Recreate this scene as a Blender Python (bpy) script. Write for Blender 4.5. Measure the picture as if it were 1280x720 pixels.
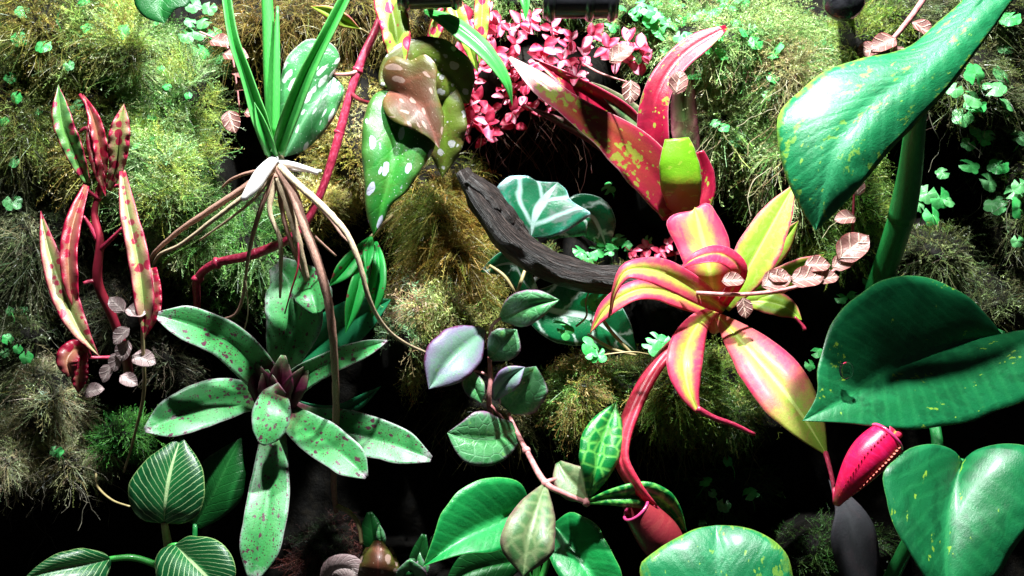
import bpy, math, random
import numpy as np
from mathutils import Vector, Matrix, Quaternion

random.seed(4); rng = np.random.default_rng(7)
for o in list(bpy.data.objects): bpy.data.objects.remove(o)
scn = bpy.context.scene
COL = scn.collection
R = math.radians

# ------------------------------------------------------------------ camera
CAMD = 70.0            # cm from the camera to the reference plane of the planted wall
PXC = 0.05             # cm per photograph pixel on that plane
ZC = 20.0
cam = bpy.data.cameras.new('camera'); camo = bpy.data.objects.new('camera', cam); COL.objects.link(camo)
camo.location = (0, -CAMD*.01, ZC*.01); camo.rotation_euler = (R(90), 0, 0)
cam.sensor_width = 36; cam.lens = 36*CAMD/(1280*PXC); cam.clip_start = .02; cam.clip_end = 20
scn.camera = camo
# ------------------------------------------------------------------ world, lamps, exposure
w = bpy.data.worlds.new('World'); scn.world = w; w.use_nodes = True
bg = w.node_tree.nodes['Background']; bg.inputs[0].default_value = (.75, .85, 1, 1); bg.inputs[1].default_value = .02
def lamp(x, y, z, sx, sy, power, col, aim):
    l = bpy.data.lights.new('led_lamp', 'AREA'); l.shape = 'RECTANGLE'; l.size = sx; l.size_y = sy; l.energy = power; l.color = col
    o = bpy.data.objects.new('led_lamp', l); COL.objects.link(o); o.location = (x, y, z)
    o.rotation_euler = (Vector(aim)-Vector((x, y, z))).to_track_quat('-Z', 'Y').to_euler()
    return o
LAMPS = []
for lx, lp in ((-.20, 8.5), (.07, 22.)):
    LAMPS.append(lamp(lx, -.31, .84, .03, .03, lp, (.95, 1, .985), (lx*.8, -.03, .16)))
scn.view_settings.view_transform = 'Standard'; scn.view_settings.look = 'None'
scn.view_settings.gamma = 1; scn.view_settings.exposure = 0.0
scn.render.engine = 'CYCLES'
scn.cycles.max_bounces = 6; scn.cycles.diffuse_bounces = 3; scn.cycles.glossy_bounces = 2; scn.cycles.transmission_bounces = 3
scn.cycles.sample_clamp_indirect = 4

# ------------------------------------------------------------------ helpers
def P(x, y, d=0.):
    """photograph pixel and centimetres in front of the reference plane -> world metres"""
    s = (CAMD-d)/CAMD*PXC
    return np.array(((x-640)*s, -d, ZC+(360-y)*s))*.01
def PA(x, y, d):
    s = (CAMD-d)/CAMD*PXC
    return np.stack(((x-640)*s, -d, ZC+(360-y)*s), -1)*.01
def spline(pts, n):
    pts = np.array(pts, float)
    if len(pts) == 2:
        t = np.linspace(0, 1, n)[:, None]; return pts[0]*(1-t)+pts[1]*t
    seg = np.maximum(np.linalg.norm(np.diff(pts[:, :2], axis=0), axis=1), 1e-3)
    s = np.concatenate(([0], np.cumsum(seg))); s /= s[-1]
    m = np.zeros_like(pts)
    m[1:-1] = (pts[2:]-pts[:-2])/(s[2:]-s[:-2])[:, None]
    m[0] = (pts[1]-pts[0])/(s[1]-s[0])*1.3-m[1]*.3; m[-1] = (pts[-1]-pts[-2])/(s[-1]-s[-2])*1.3-m[-2]*.3
    t = np.linspace(0, 1, n); k = np.clip(np.searchsorted(s, t, side='right')-1, 0, len(s)-2)
    h = (s[k+1]-s[k]); u = (t-s[k])/h; u = u[:, None]; h = h[:, None]
    return (2*u**3-3*u**2+1)*pts[k]+(u**3-2*u**2+u)*h*m[k]+(-2*u**3+3*u**2)*pts[k+1]+(u**3-u**2)*h*m[k+1]
def wprof(W, n):
    W = np.array(W, float); x = np.linspace(0, 1, len(W))
    p = np.stack((x, np.zeros(len(W)), W), 1); q = spline(p, n)
    return np.maximum(q[:, 2], 0)
def vnoise(x, y, scale, seed):
    """smooth value noise on pixel coordinates"""
    g = np.random.default_rng(seed).random((64, 64))
    X = np.asarray(x, float)/scale+1000; Y = np.asarray(y, float)/scale+1000
    i = np.floor(X).astype(int); j = np.floor(Y).astype(int); u = X-i; v = Y-j; u = u*u*(3-2*u); v = v*v*(3-2*v)
    a = g[i % 64, j % 64]; b = g[(i+1) % 64, j % 64]; c = g[i % 64, (j+1) % 64]; e = g[(i+1) % 64, (j+1) % 64]
    return (a*(1-u)+b*u)*(1-v)+(c*(1-u)+e*u)*v
def np_mesh(name, V, F, smooth=True, col=None, uv=None, flat=None):
    """V (n,3) F (m,3|4) int"""
    me = bpy.data.meshes.new(name); V = np.asarray(V, np.float32); F = np.asarray(F, np.int32); k = F.shape[1]
    me.vertices.add(len(V)); me.vertices.foreach_set('co', V.ravel())
    me.loops.add(F.size); me.loops.foreach_set('vertex_index', F.ravel())
    me.polygons.add(len(F)); me.polygons.foreach_set('loop_start', np.arange(0, F.size, k, dtype=np.int32))
    me.update(calc_edges=True)
    if smooth: me.polygons.foreach_set('use_smooth', np.ones(len(F), bool))
    if col is not None:
        a = me.attributes.new('col', 'FLOAT_COLOR', 'POINT'); c = np.ones((len(V), 4), np.float32); c[:, :3] = col; a.data.foreach_set('color', c.ravel())
    if flat is not None:
        a = me.attributes.new('flat', 'FLOAT_VECTOR', 'POINT'); a.data.foreach_set('vector', np.asarray(flat, np.float32).ravel())
    if uv is not None:
        u = me.uv_layers.new(name='UVMap'); u.data.foreach_set('uv', np.asarray(uv, np.float32)[F.ravel()].ravel())
    me.validate()
    return me
def base_of(p):
    b = np.zeros(3)
    while p is not None: b = b+np.array(p.location); p = p.parent
    return b
def link(name, me, mat, parent=None, kind=None):
    if mat and not me.materials: me.materials.append(mat)
    o = bpy.data.objects.new(name, me); COL.objects.link(o)
    if parent: o.parent = parent
    if kind: o['kind'] = kind
    return o
def tag(o, label, cat, group=None, kind=None):
    o['label'] = label; o['category'] = cat
    if group: o['group'] = group
    if kind: o['kind'] = kind
    return o
def plant(name, label, cat, at, group=None):
    e = bpy.data.objects.new(name, None); COL.objects.link(e); e.location = P(*at); e.empty_display_size = .02
    return tag(e, label, cat, group)

def tube(name, parent, pts, rad, mat, n=None, sides=8, rough=0., cap=True):
    """pts pixel+depth, rad pixel radii"""
    n = n or max(6, 6*len(pts)); q = spline(pts, n); C = PA(q[:, 0], q[:, 1], q[:, 2])
    r = wprof(rad if len(rad) > 1 else [rad[0]]*2, n)*PXC*.01
    if rough: r = r*(1+rough*(rng.random(n)-.5)); C = C+(rng.random((n, 3))-.5)*(r*rough)[:, None]
    T = np.gradient(C, axis=0); T /= np.linalg.norm(T, axis=1)[:, None]+1e-12
    up = np.array((.13, .9, .3)); A = np.cross(T, up); A /= np.linalg.norm(A, axis=1)[:, None]; B = np.cross(T, A)
    th = np.arange(sides)/sides*2*math.pi
    V = C[:, None]+r[:, None, None]*(np.cos(th)[None, :, None]*A[:, None]+np.sin(th)[None, :, None]*B[:, None])
    V = V.reshape(-1, 3)-base_of(parent)
    i = np.arange(n-1)[:, None]*sides; j = np.arange(sides)[None]; j2 = (j+1) % sides
    F = np.stack((i+j, i+j2, i+sides+j2, i+sides+j), -1).reshape(-1, 4)
    le = np.concatenate(([0], np.cumsum(np.linalg.norm(np.diff(C, axis=0), axis=1))))*100
    flat = np.stack((np.repeat(th[None]*.3, n, 0).ravel(), np.repeat(le, sides), np.zeros(n*sides)), 1)
    uv = np.stack((np.tile(np.arange(sides)/sides, n), np.repeat(np.linspace(0, 1, n), sides)), 1)
    if cap:
        k = len(V); V = np.vstack((V, C[0]-base_of(parent), C[-1]-base_of(parent)))
        flat = np.vstack((flat, flat[0], flat[-1])); uv = np.vstack((uv, uv[0], uv[-1]))
        jj = np.arange(sides); jn = (jj+1) % sides
        F = np.vstack((F, np.stack((jn, jj, np.full(sides, k), np.full(sides, k)), 1), np.stack(((n-1)*sides+jj, (n-1)*sides+jn, np.full(sides, k+1), np.full(sides, k+1)), 1)))
        F3 = F[-2*sides:, :3]; me = quadtri(name, V, F[:-2*sides], F3, uv, flat)
    else: me = np_mesh(name, V, F, uv=uv, flat=flat)
    return link(name, me, mat, parent)
def quadtri(name, V, Q, T, uv=None, flat=None):
    me = bpy.data.meshes.new(name); V = np.asarray(V, np.float32)
    me.vertices.add(len(V)); me.vertices.foreach_set('co', V.ravel())
    idx = np.concatenate((Q.ravel(), T.ravel())).astype(np.int32); me.loops.add(len(idx)); me.loops.foreach_set('vertex_index', idx)
    me.polygons.add(len(Q)+len(T)); me.polygons.foreach_set('loop_start', np.concatenate((np.arange(len(Q))*4, len(Q)*4+np.arange(len(T))*3)).astype(np.int32))
    me.update(calc_edges=True); me.polygons.foreach_set('use_smooth', np.ones(len(Q)+len(T), bool))
    if flat is not None:
        a = me.attributes.new('flat', 'FLOAT_VECTOR', 'POINT'); a.data.foreach_set('vector', np.asarray(flat, np.float32).ravel())
    if uv is not None:
        u = me.uv_layers.new(name='UVMap'); u.data.foreach_set('uv', np.asarray(uv, np.float32)[idx].ravel())
    me.validate(); return me

def lf(parent, M, W, mat, dl=0., dr=0., camber=.12, n=30, nc=6, ripple=None, groove=.06, name='leaf', L=None, Rr=None, thick=.055, label=None, fold=0., wob=.05, und=.05):
    """a leaf blade. M: midrib points (px, py, depth cm); W: half widths in px along it, or a pair (left, right);
    L / Rr: margins as traced points instead; dl, dr: how far the margins lie in front of the midrib (cm)"""
    m = spline(M, n); t = np.linspace(0, 1, n)
    tan = np.gradient(m[:, :2], axis=0); tan /= np.linalg.norm(tan, axis=1)[:, None]+1e-9
    nl = np.stack((tan[:, 1], -tan[:, 0]), 1)
    if W is not None:
        if not isinstance(W, tuple): W = (W, W)
        wl, wr = wprof(W[0], n), wprof(W[1], n)
    hump = np.sin(np.clip(t, 0, 1)*math.pi)**.6
    def edge(E, sgn, wd, off):
        if E is None:
            e = m[:, :2]+nl*sgn*wd[:, None]; return np.column_stack((e, m[:, 2]+off*wd/max(wd.max(), 1e-6)))
        E = [tuple(p[:2])+((p[2],) if len(p) > 2 else (np.nan,)) for p in E]
        e = spline([(p[0], p[1], 0) for p in E], n)
        return np.column_stack((e[:, :2], m[:, 2]+off*hump))
    jl = np.interp(t, np.linspace(0, 1, 14), rng.normal(size=14)); jr = np.interp(t, np.linspace(0, 1, 14), rng.normal(size=14))
    eL = edge(L, 1, wl if W is not None else None, dl); eR = edge(Rr, -1, wr if W is not None else None, dr)
    eL[:, :2] = m[:, :2]+(eL[:, :2]-m[:, :2])*(1+.022*jl)[:, None]; eR[:, :2] = m[:, :2]+(eR[:, :2]-m[:, :2])*(1+.022*jr)[:, None]
    us = np.linspace(-1, 1, 2*nc+1)
    width = np.maximum(np.linalg.norm(eL[:, :2]-m[:, :2], axis=1), np.linalg.norm(eR[:, :2]-m[:, :2], axis=1)); wf = width/max(width.max(), 1e-6)
    V = []; UV = []; FL = []
    ph = rng.random()*6.28; ph2 = rng.random()*6.28
    arc = np.concatenate(([0], np.cumsum(np.linalg.norm(np.diff(PA(m[:, 0], m[:, 1], m[:, 2]), axis=0), axis=1))))*100
    for u in us:
        E = eL if u < 0 else eR; a = abs(u); q = m+(E-m)*a
        d = q[:, 2]+camber*wf*(1-(2*a-1)**2)-groove*wf*math.exp(-(u/.13)**2)
        d = d-fold*a*a*wf+wob*wf*np.sin(t*7+ph2+u*2)*a
        d = d+und*2*(vnoise(q[:, 0], q[:, 1]+q[:, 2]*9, 17, 51)-.5)*wf*(.3+.7*a)+und*3*(vnoise(q[:, 0], q[:, 1]+q[:, 2]*9, 44, 52)-.5)*wf*a
        if ripple: d = d+ripple[0]*a**2.2*wf*np.sin(t*ripple[1]*6.28+ph+(2.1 if u < 0 else 0))
        V.append(PA(q[:, 0], q[:, 1], d)); UV.append(np.stack((np.full(n, (u+1)/2), t), 1))
        FL.append(np.stack((u*width*PXC, arc, np.zeros(n)), 1))
    V = np.stack(V, 1).reshape(-1, 3)-base_of(parent); UV = np.stack(UV, 1).reshape(-1, 2); FL = np.stack(FL, 1).reshape(-1, 3)
    FL[:, 2] = rng.random()*20
    k = len(us); i = np.arange(n-1)[:, None]*k; j = np.arange(k-1)[None]
    F = np.stack((i+j, i+j+1, i+k+j+1, i+k+j), -1).reshape(-1, 4)
    o = link(name, np_mesh(name, V, F, uv=UV, flat=FL), mat, parent)
    s = o.modifiers.new('thickness', 'SOLIDIFY'); s.thickness = thick*.01; s.offset = 0
    if label: o['label'] = label
    return o

# ------------------------------------------------------------------ materials
class NT:
    def __init__(s, name):
        s.m = bpy.data.materials.new(name); s.m.use_nodes = True; s.t = s.m.node_tree; s.t.nodes.clear()
        s.out = s.t.nodes.new('ShaderNodeOutputMaterial')
    def n(s, typ, ins=None, **pr):
        x = s.t.nodes.new('ShaderNode'+typ)
        for k, v in pr.items(): setattr(x, k, v)
        for k, v in (ins or {}).items(): s.set(x.inputs[k], v)
        return x
    def set(s, sock, v):
        if isinstance(v, bpy.types.NodeSocket): s.t.links.new(v, sock)
        elif isinstance(v, (tuple, list)) and len(v) == 3 and sock.type == 'RGBA': sock.default_value = (*v, 1)
        else: sock.default_value = v
    def ma(s, op, a, b=0., c=0., clamp=False): return s.n('Math', {0: a, 1: b, 2: c}, operation=op, use_clamp=clamp).outputs[0]
    def mix(s, f, a, b, bt='MIX'):
        x = s.n('Mix', data_type='RGBA', blend_type=bt); s.set(x.inputs[0], f); s.set(x.inputs[6], a); s.set(x.inputs[7], b); return x.outputs[2]
    def ramp(s, f, stops):
        x = s.n('ValToRGB', {0: f}); e = x.color_ramp.elements
        while len(e) < len(stops): e.new(.5)
        for q, (p, c) in zip(e, stops): q.position = p; q.color = c if len(c) == 4 else (*c, 1)
        return x.outputs[0], x.outputs[1]
    def step(s, v, lo, hi):
        x = s.n('MapRange', {0: v, 1: lo, 2: hi, 3: 0., 4: 1.}, interpolation_type='SMOOTHSTEP'); return x.outputs[0]
def leafmat(name, across, along=None, mottle=None, spots=(), veins=None, rough=.38, trans=.25, coat=.15, bump=.25, margin=None, tcol=None, spec=.5):
    N = NT(name); uv = N.n('UVMap', uv_map='UVMap').outputs[0]
    sp = N.n('SeparateXYZ', {0: uv}); u, v = sp.outputs[0], sp.outputs[1]
    fl = N.n('Attribute', attribute_name='flat').outputs['Vector']
    rnd = N.n('ObjectInfo').outputs['Random']
    sf = N.n('SeparateXYZ', {0: fl})
    off = N.n('CombineXYZ', {0: N.ma('MULTIPLY', rnd, 31.), 1: N.ma('MULTIPLY', rnd, 17.), 2: 0.}).outputs[0]
    co = N.n('VectorMath', {0: fl, 1: off}, operation='ADD').outputs[0]
    a = N.ma('ABSOLUTE', N.ma('MULTIPLY_ADD', u, 2., -1.))
    nz = N.n('TexNoise', {'Vector': co, 'Scale': 2.2, 'Detail': 5., 'Roughness': .6}).outputs['Fac']
    nf = N.n('TexNoise', {'Vector': co, 'Scale': 22., 'Detail': 3.}).outputs['Fac']
    an = N.ma('ADD', a, N.ma('MULTIPLY_ADD', nz, .5, -.25), clamp=True)
    c, _ = N.ramp(an, across)
    hgt = N.ma('ADD', N.ma('MULTIPLY', nf, .4), N.ma('MULTIPLY', N.n('TexNoise', {'Vector': co, 'Scale': 6., 'Detail': 4., 'Roughness': .7}).outputs['Fac'], .8))
    if along:
        vn = N.ma('ADD', v, N.ma('MULTIPLY_ADD', nz, .24, -.12), clamp=True)
        c2, al = N.ramp(vn, along); c = N.mix(al, c, c2)
    if mottle:
        sc, amt, mc = mottle
        mz = N.n('TexNoise', {'Vector': co, 'Scale': sc, 'Detail': 4., 'Roughness': .65, 'Distortion': .6}).outputs['Fac']
        c = N.mix(N.ma('MULTIPLY', N.step(mz, .48, .62), amt), c, mc)
    if veins:
        kd = veins['kind']
        if kd == 'pinnate':
            ph = N.ma('ADD', N.ma('MULTIPLY', sf.outputs[1], veins['n']), N.ma('MULTIPLY', N.ma('POWER', N.ma('ABSOLUTE', sf.outputs[0]), veins.get('pow', .85)), -veins['n']*veins['slope']))
            ph = N.ma('ADD', ph, N.ma('MULTIPLY_ADD', nz, veins.get('nz', .5), 0.))
            tri = N.ma('ABSOLUTE', N.ma('SUBTRACT', N.ma('FRACT', ph), .5))
            ln = N.ma('SUBTRACT', 1., N.step(tri, 0., veins['w']))
        else:
            ed = N.n('TexVoronoi', {'Vector': co, 'Scale': veins['n'], 'Randomness': .9}, feature='DISTANCE_TO_EDGE').outputs['Distance']
            ed = N.ma('ADD', ed, N.ma('MULTIPLY_ADD', nf, .06, -.03))
            ln = N.ma('SUBTRACT', 1., N.step(ed, 0., veins['w']))
        if veins.get('fade'): ln = N.ma('MULTIPLY', ln, N.step(a, 1., 1-veins['fade']))
        mid = N.ma('SUBTRACT', 1., N.step(a, veins.get('mid', .03), veins.get('mid', .03)*2.2))
        ln2 = N.ma('MAXIMUM', N.ma('MULTIPLY', ln, veins.get('s', .7)), N.ma('MULTIPLY', mid, veins.get('ms', .8)))
        c = N.mix(ln2, c, veins['col'])
        hgt = N.ma('ADD', hgt, N.ma('MULTIPLY', ln, veins.get('h', -.6)))
    for s_ in spots:
        wob = N.n('TexNoise', {'Vector': co, 'Scale': s_['scale']*2.5, 'Detail': 2.}).outputs['Color']
        cw = N.n('VectorMath', {0: co, 1: N.n('VectorMath', {0: wob, 3: s_.get('wob', .25)/s_['scale']}, operation='SCALE').outputs[0]}, operation='ADD').outputs[0]
        if s_.get('stretch'): cw = N.n('VectorMath', {0: cw, 1: (1, s_['stretch'], 1)}, operation='MULTIPLY').outputs[0]
        vo = N.n('TexVoronoi', {'Vector': cw, 'Scale': s_['scale'], 'Randomness': .85})
        rr = N.n('SeparateColor', {0: vo.outputs['Color']}).outputs[0]
        lim = N.ma('MULTIPLY', N.ma('MULTIPLY_ADD', rr, 1-s_.get('even', .2), s_.get('even', .2)), s_['size'])
        if s_.get('density') is not None: lim = N.ma('MULTIPLY', lim, N.step(nz, s_['density']-.05, s_['density']+.1))
        f = N.ma('SUBTRACT', 1., N.step(N.ma('SUBTRACT', vo.outputs['Distance'], lim), -.03, .03))
        f = N.ma('MULTIPLY', f, s_.get('alpha', .95))
        c = N.mix(f, c, s_['col'])
    if margin:
        mf = N.step(N.ma('ADD', a, N.ma('MULTIPLY_ADD', nf, .08, -.04)), margin[0], min(1, margin[0]+.05)); c = N.mix(N.ma('MULTIPLY', mf, margin[2] if len(margin) > 2 else .9), c, margin[1])
    c = N.mix(.35, c, N.ramp(nf, [(.3, (.45, .45, .45)), (.7, (1.25, 1.25, 1.25))])[0], 'MULTIPLY')
    bp = N.n('Bump', {'Height': hgt, 'Strength': bump*1.3, 'Distance': .0012})
    rg = N.ma('MULTIPLY_ADD', nz, .22, rough-.11)
    pb = N.n('BsdfPrincipled', {'Base Color': c, 'Roughness': rg, 'Coat Weight': coat*.7, 'Coat Roughness': .22, 'Normal': bp.outputs[0], 'Specular IOR Level': spec})
    if trans:
        tr = N.n('BsdfTranslucent', {'Color': N.mix(.5, c, tcol or (.5, .6, .06), 'MULTIPLY') if tcol is None else N.mix(.6, c, tcol)})
        ms = N.n('MixShader', {0: trans, 1: pb.outputs[0], 2: tr.outputs[0]}).outputs[0]
    else: ms = pb.outputs[0]
    N.t.links.new(ms, N.out.inputs[0]); return N.m
def plainmat(name, c1, c2, scale=60., rough=.5, bump=.3, dist=.001, stretch=None, coat=0., c3=None, trans=0., spec=.5):
    N = NT(name); co = N.n('TexCoord').outputs['Object']
    if stretch: co = N.n('Attribute', attribute_name='flat').outputs['Vector']; co = N.n('VectorMath', {0: co, 1: stretch}, operation='MULTIPLY').outputs[0]
    nz = N.n('TexNoise', {'Vector': co, 'Scale': scale, 'Detail': 6., 'Roughness': .65}).outputs['Fac']
    st = [(.32, c1), (.66, c2)]
    if c3: st = [(.3, c1), (.52, c2), (.68, c3)]
    c, _ = N.ramp(nz, st)
    bp = N.n('Bump', {'Height': nz, 'Strength': bump, 'Distance': dist})
    pb = N.n('BsdfPrincipled', {'Base Color': c, 'Roughness': rough, 'Normal': bp.outputs[0], 'Coat Weight': coat, 'Coat Roughness': .1, 'Specular IOR Level': spec})
    sh = pb.outputs[0]
    if trans: sh = N.n('MixShader', {0: trans, 1: sh, 2: N.n('BsdfTranslucent', {'Color': c}).outputs[0]}).outputs[0]
    N.t.links.new(sh, N.out.inputs[0]); return N.m
def mossmat():
    N = NT('moss'); c = N.n('Attribute', attribute_name='col').outputs['Color']
    pb = N.n('BsdfPrincipled', {'Base Color': c, 'Roughness': .36, 'Specular IOR Level': .5})
    tr = N.n('BsdfTranslucent', {'Color': c})
    N.t.links.new(N.n('MixShader', {0: .3, 1: pb.outputs[0], 2: tr.outputs[0]}).outputs[0], N.out.inputs[0]); return N.m
MOSS = mossmat()
G = dict
def V3(h):
    """sRGB hex -> linear"""
    r = [int(h[i:i+2], 16)/255 for i in (0, 2, 4)]
    return tuple(((x+.055)/1.055)**2.4 if x > .04045 else x/12.92 for x in r)
MT = {}
MT['pothos'] = leafmat('glossy pothos leaf', [(0, V3('1f7a48')), (.5, V3('0f6436')), (1, V3('157042'))], mottle=(.55, .6, V3('0a4c2a')),
    spots=[G(scale=.8, size=.42, col=V3('9cc83a'), density=.55, stretch=.45, wob=.8, alpha=.7)], veins=G(kind='pinnate', n=1.0, slope=1.1, w=.3, col=V3('2f9655'), s=.16, mid=.02, ms=.4, h=-.25),
    rough=.4, coat=.2, trans=.14, bump=.2, spec=.4, margin=(.985, V3('6aa850'), .4))
MT['pothos_light'] = leafmat('sheeny pothos leaf with yellow flecks', [(0, V3('2a8a58')), (.5, V3('187a48')), (.9, V3('1f8450')), (1, V3('78a83c'))], mottle=(.5, .6, V3('0e6038')), spots=[G(scale=.9, size=.5, col=V3('8cb83a'), density=.5, stretch=.35, wob=.8, alpha=.55), G(scale=3., size=.3, col=V3('a0c848'), density=.5, stretch=.5, alpha=.6)], veins=G(kind='pinnate', n=1.0, slope=1.1, w=.3, col=V3('3a9a66'), s=.2, mid=.02, ms=.4, h=-.3), rough=.38, coat=.3, trans=.16, bump=.3, spec=.42, margin=(.985, V3('9cb84a'), .5))
MT['pothos_bright'] = leafmat('bright pothos leaf', [(0, V3('2fa858')), (.4, V3('189044')), (1, V3('1c984a'))], mottle=(.8, .4, V3('0e7036')),
    veins=G(kind='pinnate', n=1.4, slope=.9, w=.3, col=V3('3cbc62'), s=.18, mid=.03, ms=.5, h=-.3), rough=.33, coat=.3, trans=.22, margin=(.97, V3('7fd06a'), .6))
MT['birkin'] = leafmat('white pinstriped leaf', [(0, V3('1e6a34')), (.6, V3('08421e')), (1, V3('0c4e26'))], veins=G(kind='pinnate', n=2.6, slope=1.25, w=.11, col=V3('bcd89c'), s=.65, mid=.03, ms=.85, h=-.3, pow=.8),
    rough=.36, coat=.25, trans=.14, margin=(.955, V3('8fb06a'), .8))
MT['dark_green'] = leafmat('deep green leaf', [(0, V3('1d6a2c')), (1, V3('0d5020'))], veins=G(kind='pinnate', n=1.5, slope=1., w=.1, col=V3('2c7a38'), s=.25, mid=.03), rough=.4, trans=.2)
MT['brom'] = leafmat('purple speckled green strap leaf', [(0, V3('3f9650')), (.5, V3('459a52')), (.85, V3('5ca66c')), (1, V3('8cae98'))], along=[(0, (*V3('4a0c28'), 1)), (.12, (*V3('702040'), .9)), (.3, (*V3('57aa60'), 0)), (.9, (*V3('8cc8a0'), 0)), (1, (*V3('d0a8c8'), .7))],
    mottle=(.7, .5, V3('2f8044')), spots=[G(scale=3.4, size=.45, col=V3('54183a'), density=.42, stretch=.6, even=.05, wob=.5), G(scale=2.2, size=.33, col=V3('5c2040'), density=.47, stretch=.7, wob=.6), G(scale=7.5, size=.36, col=V3('46202c'), even=0.)],
    veins=G(kind='pinnate', n=.0, slope=0., w=.001, col=V3('60b070'), s=0., mid=.02, ms=0.), rough=.42, coat=.12, trans=.16, margin=(.96, V3('b090a0'), .6), bump=.2)
MT['brom_tip'] = leafmat('purple speckled green leaf tip', [(0, V3('3f9650')), (.5, V3('459a52')), (.85, V3('5ca66c')), (1, V3('8cae98'))],
    mottle=(.7, .5, V3('2f8044')), spots=[G(scale=3.4, size=.45, col=V3('54183a'), density=.42, stretch=.6, even=.05, wob=.5), G(scale=2.2, size=.33, col=V3('5c2040'), density=.47, stretch=.7, wob=.6), G(scale=7.5, size=.36, col=V3('46202c'), even=0.)],
    veins=G(kind='pinnate', n=.0, slope=0., w=.001, col=V3('60b070'), s=0., mid=.02, ms=0.), rough=.42, coat=.12, trans=.16, margin=(.96, V3('b090a0'), .6), bump=.2)
MT['sheath'] = leafmat('dark purple leaf base', [(0, V3('5a1434')), (1, V3('3c0e26'))], along=[(0, (*V3('3a0a22'), .9)), (.6, (*V3('6a2040'), .4)), (1, (*V3('4c8a50'), .8))], mottle=(3., .5, V3('702844')), rough=.45, trans=.1, coat=.05)
MT['brom_deep'] = leafmat('bluish green speckled strap leaf', [(0, V3('1f7a4a')), (1, V3('2a8a5c'))], spots=[G(scale=3.4, size=.26, col=V3('12402c'), density=.42)], rough=.3, coat=.3, trans=.15)
pk = V3('f0356a')
MT['nep'] = leafmat('pink edged pitcher plant leaf', [(0, V3('d4ea62')), (.16, V3('b8d850')), (.38, V3('c8a058')), (.62, V3('d84e68')), (1, V3('d82c5c'))], mottle=(1., .5, V3('cc7468')),
    spots=[G(scale=14., size=.2, col=V3('e8406a'), even=0., alpha=.5)], veins=G(kind='pinnate', n=0., slope=0., w=.001, col=V3('e2f07a'), s=0., mid=.05, ms=.85, h=0.), rough=.46, spec=.3, coat=.08, trans=.28, tcol=V3('ff6070'), margin=(.965, V3('f08aa0'), .7), bump=.15)
MT['nep_lime'] = leafmat('pink leaf turning lime towards its tip', [(0, V3('c8e058')), (.16, V3('a8cc48')), (.34, V3('c88a5c')), (.55, V3('d84e68')), (1, V3('d82c5c'))], along=[(0, (*V3('b4b050'), .3)), (.45, (*V3('d84e68'), 0)), (.66, (*V3('98bc44'), .75)), (1, (*V3('88b83e'), .95))], mottle=(1., .4, V3('cc7468')), spots=[G(scale=14., size=.2, col=V3('d8506a'), even=0., alpha=.4)], veins=G(kind='pinnate', n=0., slope=0., w=.001, col=V3('d8ec80'), s=0., mid=.04, ms=.8, h=0.), rough=.46, spec=.3, coat=.08, trans=.25, margin=(.965, V3('e07a88'), .6), bump=.2)
MT['nep_pink'] = leafmat('deep pink pitcher plant leaf', [(0, V3('c0d058')), (.1, V3('d87a60')), (.3, V3('de3860')), (1, V3('d82452'))], mottle=(3., .3, V3('f0708a')), rough=.46, spec=.3, coat=.08, trans=.28, tcol=V3('ff5068'), margin=(.96, V3('f59ab0'), .7), bump=.15,
    spots=[G(scale=14., size=.2, col=V3('c81a4c'), even=0., alpha=.5)])
MT['nep_green'] = leafmat('lime pitcher plant leaf with pink rim', [(0, V3('b4dc50')), (.5, V3('94c238')), (.78, V3('b4b048')), (.93, V3('f07878')), (1, V3('f05a78'))], mottle=(2.5, .25, V3('cfe880')), rough=.46, spec=.3, coat=.08, trans=.3, margin=(.97, V3('f5a0a0'), .7), bump=.15,
    veins=G(kind='pinnate', n=0., slope=0., w=.001, col=V3('dcf48a'), s=0., mid=.03, ms=.7, h=0.))
MT['nep_red'] = leafmat('red underside of pitcher plant leaf', [(0, V3('d83a50')), (1, V3('d02a4c'))], mottle=(3., .4, V3('e86a70')), spots=[G(scale=16., size=.25, col=V3('9a1c34'), even=0., alpha=.6)], rough=.42, trans=.2, tcol=V3('ff4050'), margin=(.95, V3('f08a90'), .6), bump=.15)
MT['pitcher'] = leafmat('magenta pitcher', [(0, V3('e0104a')), (1, V3('d80e52'))], along=[(0, (*V3('f08a70'), .8)), (.25, (*V3('ea2a50'), .3)), (1, (*V3('e0105a'), 0))], mottle=(3., .5, V3('f02a78')), spots=[G(scale=12., size=.22, col=V3('b00838'), even=0., alpha=.5)], rough=.34, coat=.3, trans=.22, tcol=V3('ff2060'), bump=.15)
MT['pitcher_dull'] = leafmat('dull red pitcher', [(0, V3('9a3038')), (1, V3('8a2a3a'))], mottle=(3., .4, V3('a84a48')), rough=.4, trans=.12, coat=.2, bump=.15)
MT['rim'] = plainmat('pitcher rim', V3('b81858'), V3('e0508a'), 90, .25, .2, coat=.5)
MT['red_neo'] = leafmat('crimson strap leaf with lime blotches', [(0, V3('a01434')), (.6, V3('920c2e')), (1, V3('b82048'))], mottle=(1.2, .5, V3('6c0a24')),
    spots=[G(scale=1.3, size=.5, col=V3('7c9a34'), density=.47, stretch=.3, wob=.5, alpha=.8), G(scale=3.4, size=.36, col=V3('94b040'), density=.5, stretch=.5, alpha=.8)], rough=.34, coat=.3, trans=.18, tcol=V3('ff3050'), margin=(.95, V3('d890a0'), .6), bump=.15)
MT['red_neo_green'] = leafmat('lime leaf with crimson base', [(0, V3('86c828')), (1, V3('7cc020'))], along=[(0, (*V3('c03048'), .95)), (.35, (*V3('c86040'), .7)), (.6, (*V3('90b030'), .0)), (1, (*V3('70c820'), 0))],
    spots=[G(scale=1.2, size=.3, col=V3('c0d850'), stretch=2.2, wob=.9, alpha=.6)], rough=.36, trans=.25, margin=(.95, V3('d8a8a0'), .7))
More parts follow.
